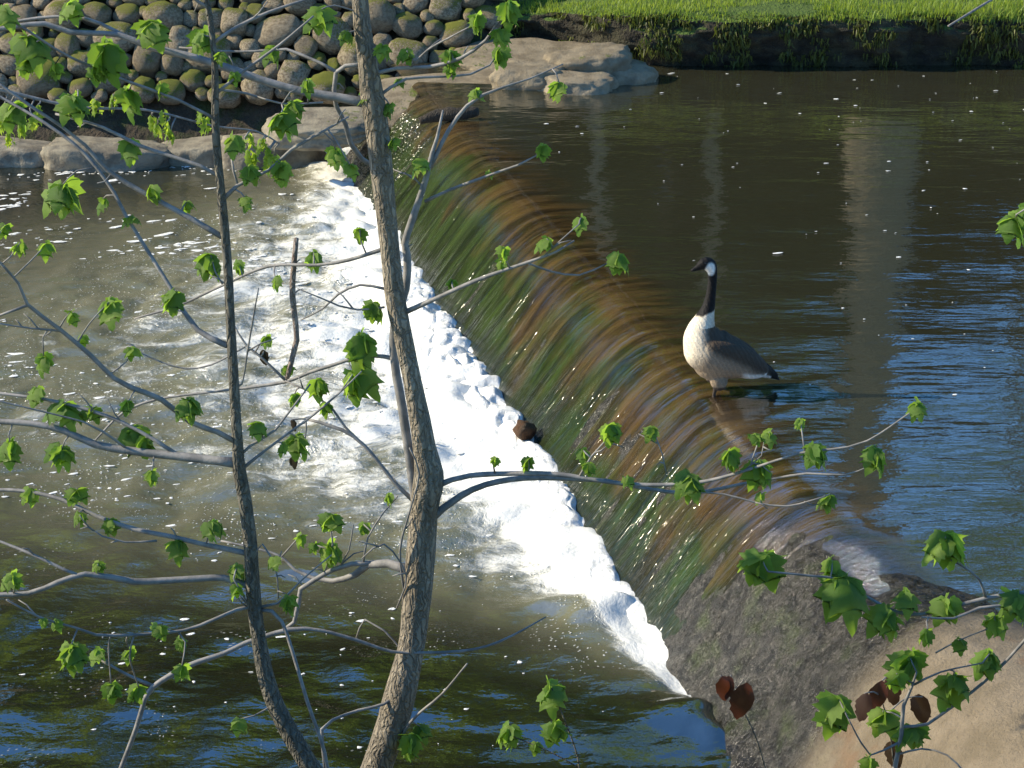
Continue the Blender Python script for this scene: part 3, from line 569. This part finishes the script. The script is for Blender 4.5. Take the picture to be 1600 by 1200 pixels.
    def bare(s, n, lo=12, hi=45):
        """small leafless twigs along the traced branches"""
        rn = s.rn
        for _ in range(n):
            b = rn.choice(s.br[1:]); i = rn.randrange(len(b) - 1); t_ = rn.random(); u = b[i][0] * (1 - t_) + b[i + 1][0] * t_; v = b[i][1] * (1 - t_) + b[i + 1][1] * t_; p = b[i][2].lerp(b[i + 1][2], t_)
            L = rn.uniform(lo, hi); a = rn.choice((-1, 1)) * rn.uniform(.3, 1.2) + (math.pi if b[-1][0] < b[0][0] else 0); m = mpp(p)
            q = p + Vector((math.cos(a), rn.uniform(-.5, .5), abs(math.sin(a)) * rn.choice((1, 1, -.4)))) * L * m; mm = p.lerp(q, .5) + Vector((0, 0, rn.uniform(-.15, .25) * L * m))
            link('twig', tube('twig', [(*p, 1.6 * m), (*mm, 1.2 * m), (*q, .8 * m)], M['bark_smooth'], 5, .02, 0), s.root)
# ---- the thick young maple
A = Plant('maple_tree', 4.5, 'young maple with the thick furrowed trunk in front of the dam', 'tree', 501)
f = aty(540, 1330, 4.55); A.root.location = (f.x, 4.6, .0)
gz = float(near_h(np.array([f.x]), np.array([4.6]))[0])
A.root.location.z = gz
A.stem([(561, -30, 26), (566, 40, 29), (575, 100, 32), (582, 150, 38), (589, 200, 37), (600, 300, 33), (610, 400, 31), (618, 470, 33), (633, 540, 31), (645, 600, 31), (657, 660, 34), (663, 700, 38), (669, 738, 47), (668, 765, 47), (663, 800, 44), (655, 900, 45), (649, 960, 43), (643, 1010, 42), (622, 1100, 50), (589, 1200, 47), (560, 1290, 52)],
       'trunk', 'bark', 0, None, 16, [(f.x - .03, 4.57, (f.z + gz) / 2 - .1, .045), (f.x - .05, 4.6, gz - .12, .075)], .11)
lm = [([(580, 163, 17), (530, 152, 15), (470, 142, 14), (410, 125, 13), (350, 104, 13), (290, 86, 12), (230, 72, 11), (185, 54, 9), (110, 50, 9), (70, 37, 9), (20, 42, 8), (-40, 52, 8)], .1),
      ([(225, 70, 6), (180, 48, 6), (130, 28, 6), (60, 28, 5), (-30, 45, 5)], .3), ([(572, 100, 7), (540, 103, 7), (525, 113, 7), (522, 140, 7), (525, 165, 7), (540, 195, 8), (548, 225, 8), (565, 248, 8), (592, 266, 8)], .3),
      ([(525, 112, 6), (500, 98, 5), (470, 85, 5), (448, 77, 5), (400, 80, 4), (350, 80, 4), (280, 74, 3)], .4), ([(580, 117, 7), (620, 107, 6), (668, 105, 6), (720, 91, 6), (759, 63, 5), (775, 40, 4), (792, 18, 3)], -.3),
      ([(585, 155, 6), (610, 137, 5), (635, 123, 5), (690, 120, 4), (735, 116, 4), (765, 102, 3), (778, 84, 2)], .3), ([(640, 106, 4), (668, 78, 3), (700, 60, 3), (745, 36, 2)], -.5),
      ([(650, 790, 15), (641, 725, 15), (629, 640, 15), (617, 570, 14), (616, 510, 14), (634, 450, 13), (636, 400, 13), (632, 380, 12), (645, 340, 12), (665, 280, 10), (675, 240, 8), (683, 215, 6), (692, 172, 3)], .12),
      ([(672, 262, 7), (700, 205, 7), (730, 165, 6), (755, 148, 5), (790, 135, 4), (830, 122, 3), (880, 100, 2)], .3), ([(664, 315, 6), (700, 298, 5), (740, 283, 5), (775, 270, 4), (810, 258, 4), (838, 243, 2)], -.2), ([(662, 294, 3), (645, 276, 3), (615, 265, 2)], .3),
      ([(628, 490, 9), (660, 476, 8), (695, 460, 7), (740, 440, 7), (780, 425, 6), (830, 408, 5), (870, 393, 4), (897, 376, 3)], -.3), ([(825, 411, 4), (860, 424, 3), (905, 430, 3), (948, 412, 2)], .3), ([(850, 400, 3), (880, 372, 2), (905, 350, 2)], 0),
      ([(680, 760, 11), (706, 750, 9), (735, 743, 9), (800, 740, 8), (870, 741, 8), (930, 750, 7), (990, 757, 7), (1050, 757, 6), (1103, 752, 6), (1163, 736, 5), (1250, 708, 4), (1300, 702, 4), (1355, 689, 3), (1432, 638, 2.5)], -.25),
      ([(672, 812, 15), (692, 795, 12), (720, 775, 11), (760, 757, 10), (820, 747, 9), (890, 748, 8), (950, 752, 7), (1000, 762, 6), (1060, 770, 6), (1103, 768, 6), (1160, 756, 5), (1210, 748, 4), (1260, 740, 4), (1320, 742, 3), (1360, 728, 2.5)], -.1),
      ([(1060, 768, 4), (1130, 772, 3), (1180, 785, 3), (1230, 791, 3), (1288, 776, 2)], -.3), ([(1163, 736, 3), (1190, 712, 2), (1194, 690, 2)], -.1), ([(905, 745, 4), (925, 712, 3), (945, 690, 3), (955, 665, 2)], -.2), ([(1042, 745, 2.5), (1035, 710, 2), (1020, 672, 2)], 0),
      ([(640, 892, 17), (605, 880, 14), (575, 882, 13), (555, 898, 11), (520, 908, 9), (490, 904, 7), (460, 890, 5), (440, 870, 4), (400, 857, 4), (345, 845, 3)], .5),
      ([(585, 880, 8), (550, 881, 8), (520, 890, 8), (490, 907, 8), (470, 920, 8), (466, 945, 8), (460, 972, 7), (440, 987, 7)], .1),
      ([(853, 964, 2), (801, 993, 4), (760, 1010, 4), (717, 1018, 5), (660, 1020, 5), (612, 1018, 5), (556, 1000, 6), (500, 985, 6), (452, 984, 8), (385, 1004, 8), (350, 1021, 8), (290, 1042, 9), (238, 1074, 9), (227, 1090, 8), (213, 1137, 8), (189, 1200, 8), (170, 1250, 8)], -.12),
      ([(240, 1072, 6), (200, 1055, 5), (150, 1027, 4)], .1), ([(645, 782, 7), (620, 758, 7), (570, 697, 6), (535, 672, 6), (500, 660, 5), (478, 655, 4)], .3), ([(568, 695, 4), (540, 668, 4), (521, 641, 4), (480, 610, 3), (445, 595, 3)], .2),
      ([(604, 452, 5), (563, 445, 4), (528, 460, 4), (505, 482, 3), (470, 500, 2)], .3), ([(601, 480, 4), (559, 484, 3), (530, 478, 3), (500, 465, 2.5), (465, 451, 2)], -.4), ([(602, 388, 7), (545, 406, 6), (497, 414, 5), (420, 416, 5), (350, 445, 4), (280, 477, 4), (210, 498, 3)], .5),
      ([(622, 562, 8), (600, 557, 7), (563, 557, 6), (518, 571, 6), (483, 582, 6), (448, 596, 6), (385, 606, 5), (325, 613, 4), (245, 624, 4), (192, 645, 4), (147, 690, 3)], .45),
      ([(448, 596, 5), (410, 560, 4), (385, 540, 4), (372, 520, 3), (363, 503, 3)], .2), ([(383, 542, 3), (330, 570, 3), (290, 576, 3), (250, 565, 2.5), (212, 548, 2)], .3), ([(652, 1055, 5), (640, 1070, 4), (600, 1100, 5), (560, 1110, 5), (520, 1125, 5), (503, 1140, 6), (508, 1200, 6)], -.4), ([(612, 1190, 5), (640, 1130, 5), (690, 1085, 4), (730, 1037, 3)], -.5),
      ([(648, 1040, 3), (600, 985, 3), (570, 968, 3), (556, 1000, 3)], .2), ([(632, 930, 4), (625, 860, 4), (640, 800, 3), (655, 740, 3), (640, 700, 2.5)], -.3), ([(620, 950, 3), (635, 900, 3), (600, 850, 3), (565, 873, 2)], -.4), ([(568, 878, 4), (575, 840, 3), (600, 800, 3), (622, 775, 2)], -.2),
      ([(530, 888, 3), (545, 860, 2.5), (552, 820, 2)], 0), ([(505, 900, 3), (520, 850, 3), (515, 815, 2)], 0)]
for px, k in lm: A.stem(px, k=k)
A.stem([(447, 598, 7), (455, 566, 9), (464, 530, 9), (457, 462, 10), (459, 420, 9), (463, 372, 8)], k=.1, mat='bark_pale')
# ---- the slim second tree
B = Plant('maple_tree', 4.1, 'slim young maple with smooth blue-grey stem and long side branches', 'tree', 502)
f2 = aty(560, 1300, 4.1); gz2 = float(near_h(np.array([f2.x]), np.array([4.2]))[0]); B.root.location = (f2.x, 4.2, gz2)
B.stem([(310, -40, 8), (325, 10, 10), (332, 60, 10), (336, 110, 11), (337, 200, 13), (344, 285, 14), (351, 360, 15), (356, 420, 14), (360, 500, 15), (365, 590, 16), (371, 690, 18), (374, 735, 22), (384, 790, 22), (392, 860, 22), (396, 930, 24), (403, 990, 23), (414, 1050, 26), (430, 1100, 28), (456, 1150, 30), (490, 1205, 30), (550, 1290, 32)],
       'trunk', 'bark_dark', 0, None, 12, [(f2.x, 4.15, (f2.z + gz2) / 2, .024), (f2.x + .02, 4.2, gz2 - .12, .04)], .07)
ls = [([(374, 724, 18), (340, 720, 15), (280, 713, 14), (210, 705, 13), (150, 695, 12), (100, 673, 11), (50, 662, 10), (-30, 657, 9)], .2), ([(276, 710, 7), (241, 687, 6), (189, 659, 6), (140, 641, 6), (70, 624, 5), (-30, 611, 5)], .3), ([(200, 702, 4), (160, 674, 4), (130, 659, 3), (-20, 622, 3)], -.2),
      ([(368, 690, 9), (340, 675, 9), (297, 659, 9), (252, 624, 9), (206, 606, 9), (178, 591, 8), (140, 554, 8), (94, 515, 7), (42, 475, 6), (28, 442, 5), (-10, 400, 4)], -.3), ([(42, 477, 5), (-20, 500, 4)], -.2), ([(94, 517, 4), (50, 513, 3), (-20, 503, 3)], -.2),
      ([(355, 540, 10), (330, 529, 9), (308, 515, 9), (287, 487, 8), (266, 449, 7), (245, 415, 7), (218, 372, 6), (196, 336, 6), (178, 301, 6), (133, 241, 6), (70, 192, 5), (-20, 140, 5)], .4),
      ([(347, 370, 10), (301, 343, 9), (250, 315, 8), (217, 297, 8), (168, 266, 7), (133, 227, 6), (98, 199, 5), (35, 157, 5), (-20, 118, 4)], .15), ([(338, 273, 7), (310, 258, 6), (280, 248, 6), (217, 227, 6), (161, 199, 5), (87, 178, 4)], .3),
      ([(350, 310, 8), (371, 290, 6), (420, 266, 5), (455, 234, 5), (504, 206, 4), (545, 182, 3)], .2), ([(372, 290, 4), (365, 268, 4), (360, 235, 3)], .2), ([(338, 146, 5), (385, 108, 5), (437, 70, 4), (490, 25, 3)], .2), ([(332, 68, 6), (371, 42, 6), (420, 19, 5), (500, -8, 4)], .2),
      ([(337, 186, 6), (310, 172, 5), (280, 157, 5), (230, 138, 5), (196, 126, 5), (105, 87, 4), (45, 49, 4), (-20, 10, 3)], -.3), ([(340, 140, 4), (385, 146, 4), (440, 162, 3), (505, 160, 3)], .3), ([(326, 12, 7), (310, 3, 6), (285, -20, 5)], .2),
      ([(395, 925, 13), (385, 914, 12), (350, 903, 11), (280, 906, 11), (210, 909, 11), (175, 902, 10), (133, 897, 9), (90, 910, 9), (45, 927, 8), (-30, 930, 8)], -.1), ([(120, 898, 6), (100, 890, 5), (52, 867, 5), (-20, 838, 4)], .3),
      ([(392, 866, 10), (350, 857, 9), (315, 850, 8), (266, 838, 8), (210, 827, 8), (150, 806, 7), (95, 780, 7), (35, 767, 6), (-30, 765, 6)], .3), ([(245, 845, 4), (195, 847, 3), (160, 838, 3), (130, 818, 2)], .1),
      ([(398, 946, 7), (370, 953, 6), (332, 969, 6), (287, 985, 5), (210, 992, 5), (150, 992, 5), (115, 980, 4), (63, 965, 4), (10, 937, 3)], -.3), ([(400, 950, 5), (434, 943, 4), (472, 906, 3), (518, 867, 2)], -.1), ([(408, 953, 6), (425, 955, 6), (441, 972, 6), (458, 1021, 6), (480, 1095, 6), (507, 1175, 6), (515, 1230, 6)], -.3),
      ([(378, 733, 6), (400, 715, 5), (437, 687, 4), (490, 648, 4), (539, 606, 3), (565, 580, 2)], .1), ([(370, 716, 5), (392, 696, 5), (430, 672, 4), (455, 640, 3), (485, 600, 3)], .3), ([(390, 880, 4), (410, 850, 3), (430, 880, 3), (435, 935, 2.5)], -.2),
      ([(392, 955, 3), (380, 930, 3), (365, 905, 2)], -.2), ([(362, 610, 3), (378, 600, 3), (385, 560, 3), (395, 500, 3), (404, 450, 2)], -.3)]
for px, k in ls: B.stem(px, k=k)
# leaves, by tree
ca = [(600, 75, 30), (635, 84, 28), (707, 88, 36), (706, 108, 24), (748, 30, 36), (795, 14, 42), (780, 52, 32), (781, 82, 32), (623, 128, 18), (745, 148, 26), (875, 136, 34), (617, 222, 22), (657, 255, 32), (575, 152, 32), (610, 168, 28), (762, 270, 18), (847, 232, 28),
      (910, 345, 28), (855, 378, 30), (787, 392, 26), (966, 404, 36), (705, 443, 24), (782, 412, 22), (773, 720, 20), (826, 722, 28), (912, 708, 24), (921, 730, 22), (955, 670, 36), (1020, 672, 26), (975, 750, 26), (1075, 752, 46), (1140, 712, 36), (1185, 735, 50), (1180, 686, 26), (1203, 680, 26), (1252, 660, 24), (1272, 703, 44), (1297, 778, 34), (1190, 775, 22), (1370, 712, 48), (1433, 634, 30),
      (562, 363, 28), (490, 400, 32), (585, 482, 38), (560, 535, 58), (555, 592, 54), (495, 600, 36), (462, 620, 28), (510, 635, 26), (430, 440, 30), (448, 575, 22), (415, 530, 24), (515, 810, 34), (470, 840, 26), (513, 858, 42), (490, 855, 22), (568, 823, 20), (608, 778, 22), (330, 405, 42), (372, 413, 30), (640, 1160, 46), (605, 1180, 32), (500, 25, 52), (540, 55, 24), (235, 45, 52), (110, 12, 36), (425, 80, 32), (315, 55, 40), (655, 1140, 30), (150, 1020, 30)]
for a in ca: A.cluster(*a)
cb = [(100, 298, 56), (198, 228, 38), (9, 355, 24), (33, 385, 30), (72, 387, 28), (168, 480, 44), (108, 493, 28), (70, 562, 32), (130, 530, 24), (207, 548, 26), (58, 615, 32), (100, 640, 48), (145, 645, 34), (205, 680, 54), (203, 632, 26), (228, 690, 34), (18, 700, 42), (97, 708, 42), (237, 740, 26), (48, 770, 28), (120, 770, 34), (295, 635, 42), (270, 465, 44), (400, 667, 34), (460, 690, 44), (440, 700, 26), (278, 850, 36), (327, 825, 38), (370, 890, 30), (370, 920, 28), (20, 905, 34),
      (153, 885, 22), (125, 805, 28), (168, 818, 28), (110, 1015, 46), (245, 982, 28), (282, 1002, 28), (283, 1045, 28), (173, 1075, 34), (218, 1080, 30), (200, 1020, 28), (65, 970, 20), (88, 972, 20), (370, 1130, 30), (450, 940, 32), (430, 875, 24), (5, 20, 40), (45, 68, 62), (165, 80, 64), (150, 108, 40), (40, 100, 28), (85, 105, 28), (20, 170, 46), (110, 160, 48), (200, 150, 46), (345, 85, 28), (365, 118, 24), (460, 165, 34),
      (440, 190, 44), (365, 220, 38), (390, 270, 32), (437, 262, 38), (385, 315, 28), (525, 240, 32), (547, 262, 28), (238, 298, 30), (160, 315, 24), (205, 342, 26), (290, 320, 22), (315, 60, 36), (480, 130, 28), (250, 140, 30)]
for a in cb: B.cluster(*a)
for u, v, s_ in [(412, 552, 26), (455, 660, 22), (461, 718, 22)]: A.cluster(u, v, s_, LD, 2, 0, True)
A.bare(40); B.bare(36)
# ---- bright oak sprays hanging in front of the far ledge
O = Plant('oak_bough', 6.2, 'oak bough with bright yellow-green young leaves hanging before the ledge rocks', 'bough', 503)
O.root.location = tuple(aty(-160, 60, 6.2))
O.stem([(-160, 60, 9), (-60, 120, 7), (40, 150, 6), (130, 168, 5), (230, 172, 4), (330, 196, 3), (400, 205, 3), (436, 224, 2)], k=.1, sides=6)
for u, v in [(0, 190), (16, 178), (34, 196), (12, 210), (48, 186), (60, 170), (238, 186), (252, 178), (262, 196), (268, 210), (246, 200), (312, 178), (322, 190), (392, 214), (408, 222), (420, 236), (400, 244), (386, 238), (430, 246), (414, 252), (196, 140), (176, 152), (150, 160), (120, 145)]: O.cluster(u, v, 30, LO, 5, -.35)
# ---- sweetgum sapling at the near end of the dam
G = Plant('sapling', 4.6, 'leafy sapling with large star-shaped leaves leaning over the dry end of the dam', 'sapling', 504)
fg = aty(1385, 1330, 4.7); gz3 = float(near_h(np.array([fg.x]), np.array([4.75]))[0]); G.root.location = (fg.x, 4.75, gz3)
G.stem([(1432, 1050, 3), (1425, 1072, 5), (1412, 1102, 6), (1408, 1150, 7), (1398, 1200, 8), (1385, 1300, 9)], 'trunk', 'bark_smooth', 0, None, 7, [(fg.x, 4.75, gz3 - .1, .012)])
G.stem([(1398, 1205, 8), (1470, 1330, 8), (1560, 1280, 8), (1700, 1060, 8), (1660, 930, 8), (1600, 926, 8), (1540, 935, 7), (1490, 948, 6), (1440, 960, 6), (1400, 956, 6), (1350, 930, 5), (1310, 905, 4), (1270, 900, 4), (1200, 893, 3)], k=-.03)
for px, k in [([(1640, 930, 6), (1575, 945, 5), (1530, 950, 5), (1490, 966, 4), (1440, 964, 3)], -.2), ([(1540, 933, 5), (1530, 905, 4), (1500, 882, 4), (1472, 868, 3)], -.2), ([(1408, 1136, 5), (1450, 1131, 5), (1480, 1110, 5), (1520, 1080, 5), (1570, 1035, 5), (1640, 955, 5)], .1), ([(1428, 1070, 4), (1470, 1050, 3), (1535, 1036, 2)], -.2), ([(1462, 1020, 3), (1500, 1000, 2), (1555, 978, 2)], -.3), ([(1400, 1180, 4), (1440, 1170, 3), (1480, 1180, 3), (1510, 1210, 3)], -.3), ([(1405, 1160, 4), (1360, 1180, 3), (1345, 1160, 3), (1325, 1122, 2)], -.2)]: G.stem(px, k=k)
for a in [(1190, 882, 72), (1318, 922, 78), (1385, 968, 62), (1300, 882, 38), (1478, 850, 64), (1480, 945, 48), (1592, 942, 62), (1415, 935, 42), (1420, 1035, 66), (1400, 1060, 40), (1490, 1070, 60), (1552, 970, 40), (1545, 1030, 46), (1450, 990, 36), (1312, 1105, 64), (1380, 1120, 50), (1500, 1005, 28), (1360, 1190, 32), (1425, 1145, 44), (1585, 345, 1)][:-1]: G.cluster(*a, n=5 if a[2] > 40 else 3)
# leafy tip coming in from the right
T_ = Plant('twig_tip', 4.3, 'drooping leaf cluster reaching in alone over the upper pool', 'twig', 505); T_.root.location = tuple(aty(1720, 260, 4.3))
T_.stem([(1720, 260, 6), (1650, 300, 4), (1605, 325, 3), (1588, 335, 2)], k=0, sides=6); T_.cluster(1588, 348, 50); T_.cluster(1610, 330, 40)
# ---- low seedlings at the bottom edge
for i, (u, v, lab, cl) in enumerate([(870, 1290, 'seedling with pale green leaves rising from the near bank by the dark reflections', [(860, 1080, 48), (795, 1145, 44), (868, 1140, 40), (835, 1165, 22)])]):
    P_ = Plant('seedling', 4.9, lab, 'seedling', 520 + i); b_ = aty(u, v, 4.9); gzz = float(near_h(np.array([b_.x]), np.array([4.9]))[0]); P_.root.location = (b_.x, 4.9, gzz)
    P_.stem([(862, 1075, 2), (880, 1120, 2.5), (905, 1200, 3), (890, 1290, 3)], 'stem', 'bark_dark', 0, None, 6, [(b_.x, 4.9, gzz - .08, .004)]); P_.stem([(905, 1200, 3), (860, 1175, 2), (800, 1150, 2)], k=0, sides=6, mat='bark_dark')
    for a in cl: P_.cluster(*a)
for i, (base, st, lv, lab) in enumerate([((1215, 1300), [(1143, 1072, 2), (1160, 1110, 2.5), (1180, 1150, 3), (1200, 1220, 3), (1215, 1300, 3)], [(1124, 1066, 52), (1162, 1075, 60), (1140, 1062, 36)], 'ivy seedling with shiny dark red leaves before the narrow end of the foam'),
                                         ((1400, 1310), [(1372, 1075, 2), (1385, 1120, 2.5), (1395, 1180, 3), (1400, 1310, 3)], [(1370, 1072, 52), (1352, 1095, 56), (1392, 1062, 48), (1443, 1100, 54), (1394, 1168, 50)], 'ivy seedling with dark red leaves among the green sapling leaves')]):
    P_ = Plant('ivy_seedling', 4.85, lab, 'seedling', 530 + i); b_ = aty(*base, 4.85); gzz = float(near_h(np.array([b_.x]), np.array([4.85]))[0]); P_.root.location = (b_.x, 4.85, gzz)
    P_.stem(st, 'stem', 'bark_dark', 0, None, 6, [(b_.x, 4.85, gzz - .08, .004)])
    for a in lv: P_.cluster(a[0], a[1], a[2] * 1.15, LR, 1, 0, True)
# ================================================================== SMALL THINGS ON THE WATER
lg = onz(700, 184, .02); tag(link('driftwood_log', tube('driftwood_log', [(lg.x - .22, lg.y - .03, .0, .03), (lg.x - .1, lg.y, .035, .05), (lg.x + .08, lg.y + .01, .05, .052), (lg.x + .2, lg.y + .03, .06, .045), (lg.x + .24, lg.y + .03, .065, .03)], M['wet_log'], 10, .02, .3, 7)), 'short dark log stranded on the far end of the crest', 'log')
t = NT('rust_wood'); co = t.coord(); M['rust'] = t.done(t.pr(t.mix(t.rng(t.noise(co, 14, 5), .4, .6), (.035, .014, .006), (.17, .075, .02)), .5, t.bump(t.noise(co, 30, 4), .01)))
bp = onz(820, 664, ZD + .12); me = rockmesh('wood_chunk', 401, M['rust'], 3.2, .3, 3); o = tag(link('wood_chunk', me), 'rusty brown chunk of wood bobbing in the foam', 'wood'); o.location = (bp.x, bp.y, ZD + .09); o.scale = (.062, .05, .045); o.rotation_euler = (.3, .4, .6)
a_ = onz(1482, 34, .42); tag(link('fallen_stick', tube('fallen_stick', [(a_.x - .02, a_.y - .1, .40, .010), (a_.x + .5, a_.y + .25, .62, .012), (a_.x + 1.4, a_.y + .9, .95, .014)], M['bark_smooth'], 7, .1)), 'thin grey stick leaning on the grassy bank edge', 'stick')
# ================================================================== THE GOOSE
def goose():
    bm = bmesh.new()
    ring = [(-.300, .048, .006, .028), (-.27, .068, .014, .042), (-.21, .100, .034, .065), (-.14, .135, .068, .095), (-.06, .170, .102, .118), (.02, .198, .122, .128), (.075, .235, .120, .122), (.105, .285, .098, .100), (.108, .335, .076, .076), (.097, .385, .053, .053), (.084, .430, .037, .037),
            (.073, .480, .028, .027), (.066, .540, .0235, .023), (.063, .595, .0225, .0225), (.066, .632, .026, .0245), (.080, .664, .034, .029), (.100, .674, .034, .029), (.120, .668, .027, .024), (.134, .659, .019, .0165), (.150, .651, .013, .013), (.168, .644, .008, .011), (.178, .640, .003, .006)]
    P = resample(ring, .008); c = np.stack([P[:, 0], 0 * P[:, 0], P[:, 1]], -1); tg = np.gradient(c, axis=0); tg /= np.linalg.norm(tg, axis=1)[:, None]
    nr = 20; prev = None; 
    for i in range(len(P)):
        nrm = np.array([-tg[i][2], 0, tg[i][0]]); vs = []
        for j in range(nr):
            th = 2 * math.pi * j / nr; q = c[i] + nrm * P[i, 2] * math.cos(th) + np.array([0, 1, 0]) * P[i, 3] * math.sin(th); vs.append(bm.verts.new(q))
        if prev:
            for j in range(nr): bm.faces.new((prev[j], prev[(j + 1) % nr], vs[(j + 1) % nr], vs[j]))
        else: bm.faces.new(vs[::-1])
        prev = vs
    bm.faces.new(prev)
    def ell(cx, cy, cz, rx, ry, rz, rot=(0, 0, 0)):
        m_ = Matrix.Translation((cx, cy, cz)) @ Euler(rot).to_matrix().to_4x4() @ Matrix.Diagonal((rx, ry, rz, 1)); bmesh.ops.create_icosphere(bm, subdivisions=3, radius=1, matrix=m_)
    ell(.085, 0, .235, .112, .112, .120); ell(.02, 0, .175, .13, .115, .105, (0, .3, 0))
    for s_ in (1, -1):
        ell(-.05, s_ * .080, .192, .19, .046, .080, (0, -.45, s_ * .10)); ell(-.19, s_ * .045, .125, .115, .022, .030, (0, -.50, s_ * .18)); ell(.03, s_ * .055, .085, .045, .038, .06, (0, .2, 0))
        def cone(p0, p1, r0, r1, n=10):
            p0, p1 = Vector(p0), Vector(p1); d = p1 - p0; m_ = Matrix.Translation((p0 + p1) / 2) @ d.to_track_quat('Z', 'Y').to_matrix().to_4x4(); bmesh.ops.create_cone(bm, cap_ends=True, segments=n, radius1=r0, radius2=r1, depth=d.length, matrix=m_)
        fx = .045 if s_ > 0 else -.005
        cone((.03, s_ * .055, .09), (fx, s_ * .05, .035), .020, .012); cone((fx, s_ * .05, .042), (fx + .012, s_ * .05, -.055), .0105, .009)
        for ta in (-.4, 0, .4): cone((fx + .01, s_ * .05, -.055), (fx + .01 + .07 * math.cos(ta), s_ * .05 + .07 * math.sin(ta), -.064), .009, .006, 6)
    me = bpy.data.meshes.new('goose_raw'); bm.to_mesh(me); bm.free(); tmp = bpy.data.objects.new('goose_raw', me); COL.objects.link(tmp)
    md = tmp.modifiers.new('r', 'REMESH'); md.mode = 'VOXEL'; md.voxel_size = .0048
    sm = tmp.modifiers.new('s', 'SMOOTH'); sm.iterations = 5; sm.factor = .5
    dg = bpy.context.evaluated_depsgraph_get(); dg.update(); out = bpy.data.meshes.new_from_object(tmp.evaluated_get(dg)); bpy.data.objects.remove(tmp)
    out.name = 'goose'; n = len(out.vertices); co = np.zeros(n * 3); out.vertices.foreach_get('co', co); co = co.reshape(-1, 3); no = np.zeros(n * 3); out.vertices.foreach_get('normal', no); no = no.reshape(-1, 3)
    x, y, z = co.T; nz = no[:, 2]; jit = .008 * fbm(x * 60, y * 60, z * 60, 3, 601)
    colr = np.tile(np.array([.24, .185, .13]), (n, 1))
    def put(mask, c_): m_ = np.clip(mask, 0, 1)[:, None]; colr[:] = colr * (1 - m_) + np.array(c_) * m_
    ax = z + .55 * x                                                      # runs from tail to breast
    put(sst(.20, .33, x * 1.0 + z * .55 + jit), (.68, .60, .47))           # pale breast
    put(sst(.40, .44, z + jit), (.62, .55, .44))
    put(sst(.0, .05, (z - .185) - .50 * x + jit) * sst(.16, .08, x + jit) * (z < .36), (.065, .047, .032))       # wings and back
    put(sst(-.10, -.16, x + jit) * sst(.1, .5, nz + .5), (.060, .045, .033))
    put(sst(-.225, -.25, x + jit), (.012, .011, .010))                   # tail
    put(sst(-.06, -.11, x + jit) * sst(-.25, -.5, nz) * (x > -.245), (.75, .72, .66))   # white under the tail
    put(sst(.424, .434, z + .35 * (x - .08) + jit * .6), (.010, .009, .009))     # black neck and head
    ch = sst(.0, .012, .030 - np.hypot((x - .083) * 1.0, (z - .650) * .72) + jit * .3) * (np.abs(y) > .006) * (z > .612)
    put(ch * (x < .112), (.80, .77, .70))
    put(sst(.062, .045, z) * (np.abs(no[:, 2]) < .8) * (np.hypot(x - .02, np.abs(y) - .05) < .045) * (z < .055), (.045, .035, .03))
    at = out.color_attributes.new('Col', 'FLOAT_COLOR', 'POINT'); at.data.foreach_set('color', np.concatenate([colr, np.ones((n, 1))], 1).ravel())
    t = NT('goose_feathers'); cc = t.n('ShaderNodeVertexColor', {'layer_name': 'Col'}).outputs[0]; co_ = t.coord()
    sp = t.mapv(co_, (1, 1, 1), (0, 0, 0), (0, -.5, 0))
    wv_ = t.n('ShaderNodeTexWave', {'wave_type': 'BANDS', 'bands_direction': 'X'}, {'Vector': sp, 'Scale': 16., 'Distortion': 5., 'Detail': 3., 'Detail Scale': 3.}).outputs[1]
    fn_ = t.noise(t.mapv(sp, (60, 160, 160)), 1, 4, .6)
    c1 = t.mix(t.rng(wv_, .55, .95, 0, .35), cc, t.mix(1., cc, (1.5, 1.45, 1.4), 'MULTIPLY')); c1 = t.mix(t.rng(fn_, .4, .7, 0, .45), c1, t.mix(1., c1, (.55, .53, .5), 'MULTIPLY'))
    out.materials.clear(); out.materials.append(t.done(t.pr(c1, .6, t.bump(t.ma('ADD', t.ma('MULTIPLY', wv_, .5), fn_), .004, .7), Specular_IOR_Level=.15)))
    out.polygons.foreach_set('use_smooth', np.ones(len(out.polygons), bool))
    o = tag(link('goose', out), 'Canada goose with black neck standing on the crest of the dam', 'goose')
    te = NT('goose_eye'); em = te.done(te.pr((.006, .004, .003), .08))
    for s_ in (1, -1):
        b2 = bmesh.new(); bmesh.ops.create_icosphere(b2, subdivisions=2, radius=.0055); m2 = bpy.data.meshes.new('eye'); b2.to_mesh(m2); b2.free(); m2.materials.append(em); e = bpy.data.objects.new('eye', m2); COL.objects.link(e); e.parent = o; e.location = (.108, s_ * .0255, .682)
    return o
gz_ = goose(); gz_.location = (goose_p.x, goose_p.y, float(prof(gq)) + .0); gz_.rotation_euler = (0, 0, math.atan2(-.20, -.98)); gz_.scale = (1, 1, 1)
